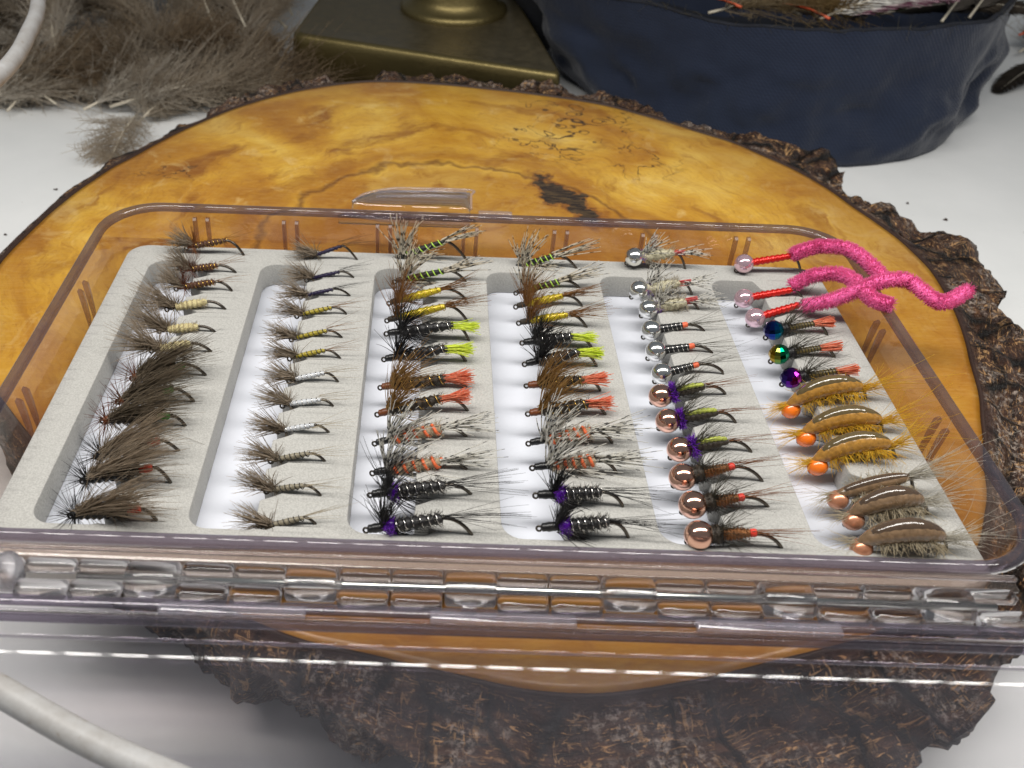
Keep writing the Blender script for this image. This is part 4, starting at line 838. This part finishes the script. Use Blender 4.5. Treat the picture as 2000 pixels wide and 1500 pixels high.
        up = (0.24 if not slim else 0.07) + 0.03*rng.normal(); x = -0.10 + (l+0.10)*q; z = 0.03 + up*np.sin(q*math.pi*0.95)**0.9
        R = (0.20 if not slim else 0.14)*np.sin(np.clip(q*0.97+0.03, 0, 1)*math.pi)**0.40*(1+0.014*np.sin(q*2*math.pi*11)); R = np.maximum(R, 0.02)*np.interp(q, [0, 0.25, 1], [0.8, 0.9, 1.0])
        tube(MB(), np.stack([x, 0*x, z], 1), R, 16).build('body', 'dub_amber' if am else 'dub_brown', root)
        zs = z + R*0.46; Rs = np.maximum(R*0.68, 0.012)
        tube(MB(), np.stack([x[9:59], 0*x[9:59], zs[9:59]], 1), Rs[9:59], 14).build('shellback', 'shell_olive' if am else 'shell_brown', root)
        ball(MB(), (-0.06, -0.03, -0.05), 0.165, 20, 14, 1.05, 1, 0.95).build('head', 'head_orange' if am else 'head_copper', root)
        hm = 'hair_yellow' if am else 'hair_pale'
        n = 620; xx = rng.uniform(0.12, l*0.97, n); side = np.where(rng.rand(n) < 0.5, -1, 1)
        B = np.stack([xx, side*0.13, np.interp(xx, x, z)-0.06], 1); d = np.stack([0.25*rng.normal(0, 1, n), side*0.55+0.3*rng.normal(0, 1, n), -0.75+0.25*rng.normal(0, 1, n)], 1)
        fb(root, 'legs', hm, (B, d + np.array((0.3, 0, 0))*rng.rand(n)[:, None], rng.uniform(0.05, 0.2, n)*rng.uniform(0.5, 1.2, n), 0.09*rng.normal(0, 1, (n, 3))), 0.008, 0.004)
        fb(root, 'feelers', hm, fan(rng, 80 if am else 44, (-0.10, 0, 0.06), 178, 22, 0.3, 0.2, 0.62, 0.16), 0.005, 0.002)
        fb(root, 'tail', hm if am else 'hair_white', merge(fan(rng, 60, (l-0.05, 0, 0.05), -4, 16, 0.15, 0.25, 0.6, 0.25), fan(rng, 22, (l-0.05, 0, 0.05), 16, 20, 0.15, 0.5, 1.1, 0.35)), 0.006, 0.003, 7)

# ---------------------------------------------------------------- things behind the slice
# pedestal of a vise: heavy brass plate with a flared column
ped = tag(empty('brass_pedestal', (-1.5, 24, ZT)), 'heavy aged brass pedestal with square plate and flared column behind the slice', 'pedestal')
def chip(root, o): o.parent = root; o.matrix_parent_inverse = Matrix.Translation(-root.location); return o
corners_ = [(-6.25, 20.5), (3.35, 17.35), (2.2, 27.0), (-5.2, 29.4)]
def rounded(pts, r, inset, n=5):
    out = []; m = len(pts); cx = sum(p[0] for p in pts)/m; cyy = sum(p[1] for p in pts)/m
    P = [Vector((p[0], p[1])) for p in pts]; P = [p + (Vector((cx, cyy))-p).normalized()*inset*1.41 for p in P]
    for i in range(m):
        a = (P[i-1]-P[i]).normalized(); b = (P[(i+1) % m]-P[i]).normalized()
        for k in range(n+1):
            q = k/n; out.append(tuple(P[i] + a*r*(1-q)**2 + b*r*q**2))
    return out
ZP = -0.72; mb = MB()
loft(mb, [[(x, y, z) for x, y in rounded(corners_, r, i)] for z, i, r in ((ZT, 0.0, 0.5), (ZP-0.35, 0.0, 0.5), (ZP-0.12, 0.03, 0.5), (ZP-0.03, 0.10, 0.48), (ZP, 0.22, 0.45))], True, True, False)
chip(ped, mb.build('plate', 'brass'))
mb = MB(); loft(mb, [[(x, y, z) for x, y in rounded(corners_, r, i)] for z, i, r in ((ZP, 0.20, 0.45), (ZP-0.01, 0.8, 0.4), (ZP-0.10, 0.95, 0.4), (ZP-0.10, 1.4, 0.3))], True, False, True)
chip(ped, mb.build('plate_top', 'brass_top'))
mb = MB(); cxp, cyp = -0.3, 24.3; rg = []
for r, z in ((2.1, ZP-0.1), (2.1, ZP+0.06), (1.95, ZP+0.16), (1.75, ZP+0.24), (1.62, ZP+0.5), (1.5, ZP+1.2), (1.3, ZP+2.2), (1.15, ZP+3.6), (1.1, ZP+6)): rg.append([(cxp + r*math.cos(a), cyp + r*math.sin(a), z) for a in [2*math.pi*k/48 for k in range(48)]])
chip(ped, loft(mb, rg, True, False, True).build('column', 'brass'))

# navy cloth basket
bag = tag(empty('cloth_basket', (12.1, 24, ZT)), 'soft navy blue woven cloth basket standing behind the slice', 'basket')
NB = 220
def bagring(cx, cyy, r, z, amp, ph=0.0, dz=0.0):
    out = []
    for k in range(NB):
        a = 2*math.pi*k/NB; p = Vector((math.cos(a)*1.9, math.sin(a)*1.9, z*0.35+ph))
        w = amp*(noise.noise(p*1.3) + 0.5*noise.noise(p*3.1) + 0.22*noise.noise(p*7))
        rr_ = r + w; st_ = 1 + 0.24*max(0.0, (z-ZT)/4.0)*max(0.0, -math.cos(a))**1.5; out.append((cx + rr_*st_*math.cos(a), cyy + rr_*math.sin(a), z + dz*noise.noise(p*1.7) + dz*0.25*noise.noise(p*9)))
    return out
rg = []
for i in range(25):
    q = i/24; r = 7.25 + 0.35*math.sin(min(1, q*5)*math.pi/2) + 1.35*q**1.5; rg.append(bagring(12.0 + 0.3*q, 23.0 + 3.2*q**1.2, r, ZT + 0.02 + 4.0*q, 0.16 + 0.60*math.sin(min(1, q*1.3)*math.pi)*1.0, 0, 0.22*q))
mb = MB(); loft(mb, rg, True, True, False)
uv = np.array([[k/NB*52.0, 4.0*i/24] for i in range(25) for k in range(NB)]); mb.uv[0][:] = uv
chip(bag, mb.build('outer_cloth', 'navy_cloth'))
top = rg[-1]; hem = [[(12.3 + (p[0]-12.3)*f, 26.2 + (p[1]-26.2)*f, p[2]+dz) for p in top] for f, dz in ((1.0, 0.0), (1.004, 0.05), (0.992, 0.09), (0.98, 0.05), (0.975, -0.1), (0.95, -1.2), (0.86, -3.0), (0.5, -3.6))]
mb = MB(); loft(mb, hem, True, False, True); chip(bag, mb.build('lining', 'bag_inside'))
mb = MB(); rngb = np.random.RandomState(5); n = 260; k = rngb.randint(0, NB, n); B = np.array(top)[k] + 0.05*rngb.normal(0, 1, (n, 3)) + (0, 0, 0.05)
chip(bag, fibres(mb, B, rngb.normal(0, 1, (n, 3)) + (0, -0.3, 0.3), rngb.uniform(0.1, 0.5, n), 0.15*rngb.normal(0, 1, (n, 3)), 0.008, 0.004, 4).build('frayed_threads', 'hackle_dun'))

# feathers
def feather_mesh(seed, L, wid, mat, downy, bend, dens=210, vane=False):
    rng = np.random.RandomState(seed); q = np.linspace(0, 1, 24); side_b = bend*rng.uniform(0.5, 1)*rng.choice([-1, 1])
    P = np.stack([L*q, side_b*L*q**2*0.35, 0.14*L*np.sin(q*math.pi)*0.4 + 0*q], 1)
    qm = tube(MB(), P, np.linspace(0.055, 0.014, 24), 6).mesh('quill', 'quill')
    n = dens*2; t = np.sort(rng.uniform(0.10, 1, n)); s = np.where(np.arange(n) % 2 == 0, 1, -1)
    ip = np.stack([np.interp(t, q, P[:, i]) for i in range(3)], 1); T = unit(np.stack([np.interp(t, q, np.gradient(P[:, i])) for i in range(3)], 1))
    S = unit(np.cross(T, (0, 0, 1.0)))*s[:, None]
    prof = np.sin(np.clip(t*0.92+0.08, 0, 1)*math.pi)**0.6*wid*(0.75 + 0.25*rng.rand(n))
    if vane: d = T*0.75 + S + 0.05*rng.normal(0, 1, (n, 3)); c = T*0.35*prof[:, None]
    else: d = T*0.5 + S*0.9 + np.array((0, 0, 0.4))*np.abs(rng.normal(0, 1, n))[:, None] + 0.25*downy*rng.normal(0, 1, (n, 3)); c = 0.5*downy*rng.normal(0, 1, (n, 3))*prof[:, None] + T*0.7*prof[:, None]
    mb = MB(); fibres(mb, ip, d, prof, c, 0.030 if vane else 0.017, 0.012 if vane else 0.005, 6 if not vane else 4, uvv=t)
    if not vane:   # barbules: short side fluff on each barb
        m = 7; k = np.repeat(np.arange(n), m); u = rng.uniform(0.2, 0.95, n*m)[:, None]
        B = ip[k] + unit(d)[k]*prof[k][:, None]*u + c[k]*u**2
        fibres(mb, B, unit(d)[k]*0.8 + 0.8*rng.normal(0, 1, (n*m, 3)), rng.uniform(0.12, 0.38, n*m), 0.10*rng.normal(0, 1, (n*m, 3)), 0.008, 0.005, 2, uvv=t[k])
    return qm, mb.mesh('barbs', mat)
def feather(meshes, loc, yaw, tilt, roll, label, group, name='feather', sc=1.0):
    r = tag(empty(name, loc, (roll, tilt, yaw)), label, 'feather', group); r.scale = (sc, sc, sc)
    for nm, me in zip(('quill', 'barbs'), meshes):
        o = bpy.data.objects.new(nm, me); col.objects.link(o); o.parent = r
    return r
rng = np.random.RandomState(11)
KIND = [feather_mesh(20+i, 5.6 + 0.6*(i % 3), 1.45 + 0.25*(i % 2), 'down_brown' if i % 3 else 'down_grey', 0.55 + 0.2*(i % 2), 0.5, 210) for i in range(6)]
spots = []
for _ in range(4000):
    x, y = rng.uniform(-23, -6.8), rng.uniform(14.5, 33)
    lim = 17.4 + max(0, (x+11.0))*0.95 - 0.9*math.exp(-(x+11.2)**2) if x > -15 else 17.6
    if y < lim or (x > -9.0 and y < 25): continue
    if all((x-a)**2 + (y-b)**2 > 1.7**2 for a, b in spots): spots.append((x, y))
    if len(spots) >= 58: break
spots += [(-10.6, 18.9), (-9.4, 20.0), (-12.4, 18.0), (-11.2, 20.6), (-14.2, 17.8), (-8.6, 21.3), (-8.2, 22.6), (-10.2, 19.6), (-13.2, 17.6), (-15.8, 17.4), (-17.5, 17.6), (-11.8, 18.8), (-7.9, 24.0)]
for i, (x, y) in enumerate(spots):
    dep = min(1.0, max(0.0, (y-17)/5.0)); z = ZT + 0.25 + rng.uniform(0, 1.5)*dep
    yaw = rng.uniform(0, 2*math.pi) if y > 21 else rng.uniform(0.15, math.pi-0.15)   # the front ones trail back into the heap
    if x > -10: yaw = rng.uniform(math.pi*0.45, math.pi*0.95)
    r = feather(KIND[i % 6], (x, y, z), yaw, rng.uniform(-0.35, 0.05)*dep, rng.uniform(-0.4, 0.4), 'fluffy grey-brown feather lying in the loose heap left of the brass pedestal', 'loose feathers in the heap', sc=rng.uniform(0.75, 1.1))
tip = feather_mesh(77, 3.2, 1.35, 'down_grey', 0.35, 0.2, 70)
feather(tip, (-11.3, 17.4, ZT+0.3), -math.pi/2+0.05, 0.05, 0.1, 'small fan-shaped grey-brown feather tip nearest the slice, sticking out of the heap', 'loose feathers in the heap')
barr = feather_mesh(90, 5.0, 1.3, None or 'vane_barred', 0, 0.3, 240, True); dark = feather_mesh(91, 5.5, 0.9, 'vane_dark', 0, 0.3, 200, True); green = feather_mesh(92, 3.6, 0.7, 'vane_green', 0, 0.4, 170, True); red = feather_mesh(93, 1.8, 0.3, 'vane_red', 0.9, 0.6, 60, True); tan = feather_mesh(94, 5.0, 1.6, 'vane_tan', 0.6, 0.4, 200)
red[0].materials.clear(); red[0].materials.append(M['thread_orange'])
G = 'feathers in the navy basket'
for me_, loc, yaw, tilt, lab in (
    (barr, (12.2, 19.5, 0.75), 0.25, -0.2, 'black and white barred feather with pink edges in the navy basket'),
    (green, (14.2, 19.6, 0.95), 0.5, -0.15, 'small bright green feather beside the barred one in the basket'),
    (red, (12.3, 18.9, 0.95), 2.6, -0.1, 'orange-red fluff nearest the barred feather in the basket'),
    (red, (9.6, 20.0, 0.9), 2.9, -0.1, 'orange-red fluff at the left side of the basket'),
    (tan, (8.6, 20.4, 0.55), 0.1, -0.1, 'tan fluffy feather at the left inside the basket'),
    (tan, (12.5, 22.0, 0.1), 2.8, -0.2, 'tan fluffy feather behind the barred one inside the basket'),
    (dark, (15.5, 22.5, 0.1), -0.2, -0.15, 'dark feather lying behind the green one in the basket'),
    (dark, (10.5, 22.8, 0.3), 0.6, -0.2, 'dark feather deep at the left inside the basket'),
    (dark, (16.6, 19.9, 0.7), 0.9, -0.25, 'dark feather with pale quill leaning on the right basket rim'),
    (dark, (18.0, 20.8, 0.6), 0.9, -0.25, 'dark feather with pale quill farthest right inside the basket')):
    feather(me_, loc, yaw, tilt, 0.2, lab, G)
feather(dark, (25.5, 26.6, ZT+0.25), math.pi+0.78, 0.02, 0.2, 'narrow dark feather lying on the white table right of the basket', 'feathers right of the basket', sc=0.95)
feather(red, (24.6, 28.2, ZT+0.8), 0.4, -0.1, 0.2, 'orange-red fluff on the table at the right picture edge', 'feathers right of the basket')
feather(KIND[1], (24.5, 27.5, ZT+0.3), 0.7, 0, 0.1, 'grey-brown fluffy feather on the table right of the basket', 'feathers right of the basket')

# white lamp cable: past the heap on the left, round outside, and over the open lid in front
P = curve([(-14.5, 19.5, 4.0), (-12.3, 14.0, 3.3), (-11.25, 11.2, 3.0), (-10.65, 8.85, 3.0), (-10.3, 5.9, 3.0), (-11.3, 2.0, 2.6), (-12.2, -2.0, 1.9), (-9.6, -5.3, 1.3), (-5.6, -7.25, 0.50), (-3.2, -8.2, 0.35), (1.0, -9.8, 0.34)], 120)
tag(tube(MB(), P, 0.185, 16).build('lamp_cable', 'cable_white'), 'grubby white round cable crossing the left edge and the open lid', 'cable')
# crumbs of bark and thread on the table
rng = np.random.RandomState(3)
for i, (x, y) in enumerate(((15.0, 12.4), (17.2, 11.8), (14.2, 13.4), (16.2, 9.2), (-12.5, 12.3), (-13.0, 9.5), (-11.3, 11.0), (14.6, 10.9))):
    mb = MB(); ball(mb, (0, 0, 0.02), rng.uniform(0.03, 0.06), 7, 5, rng.uniform(0.8, 1.8), 1, 0.5); v = mb.v[0]; v += 0.012*rng.normal(0, 1, v.shape)
    o = mb.build('bark_crumb', 'cambium', None, False); o.location = (x*CM, y*CM, ZT*CM); tag(o, 'tiny dark crumb lying on the white table beside the slice', 'crumb', 'crumbs on the table')
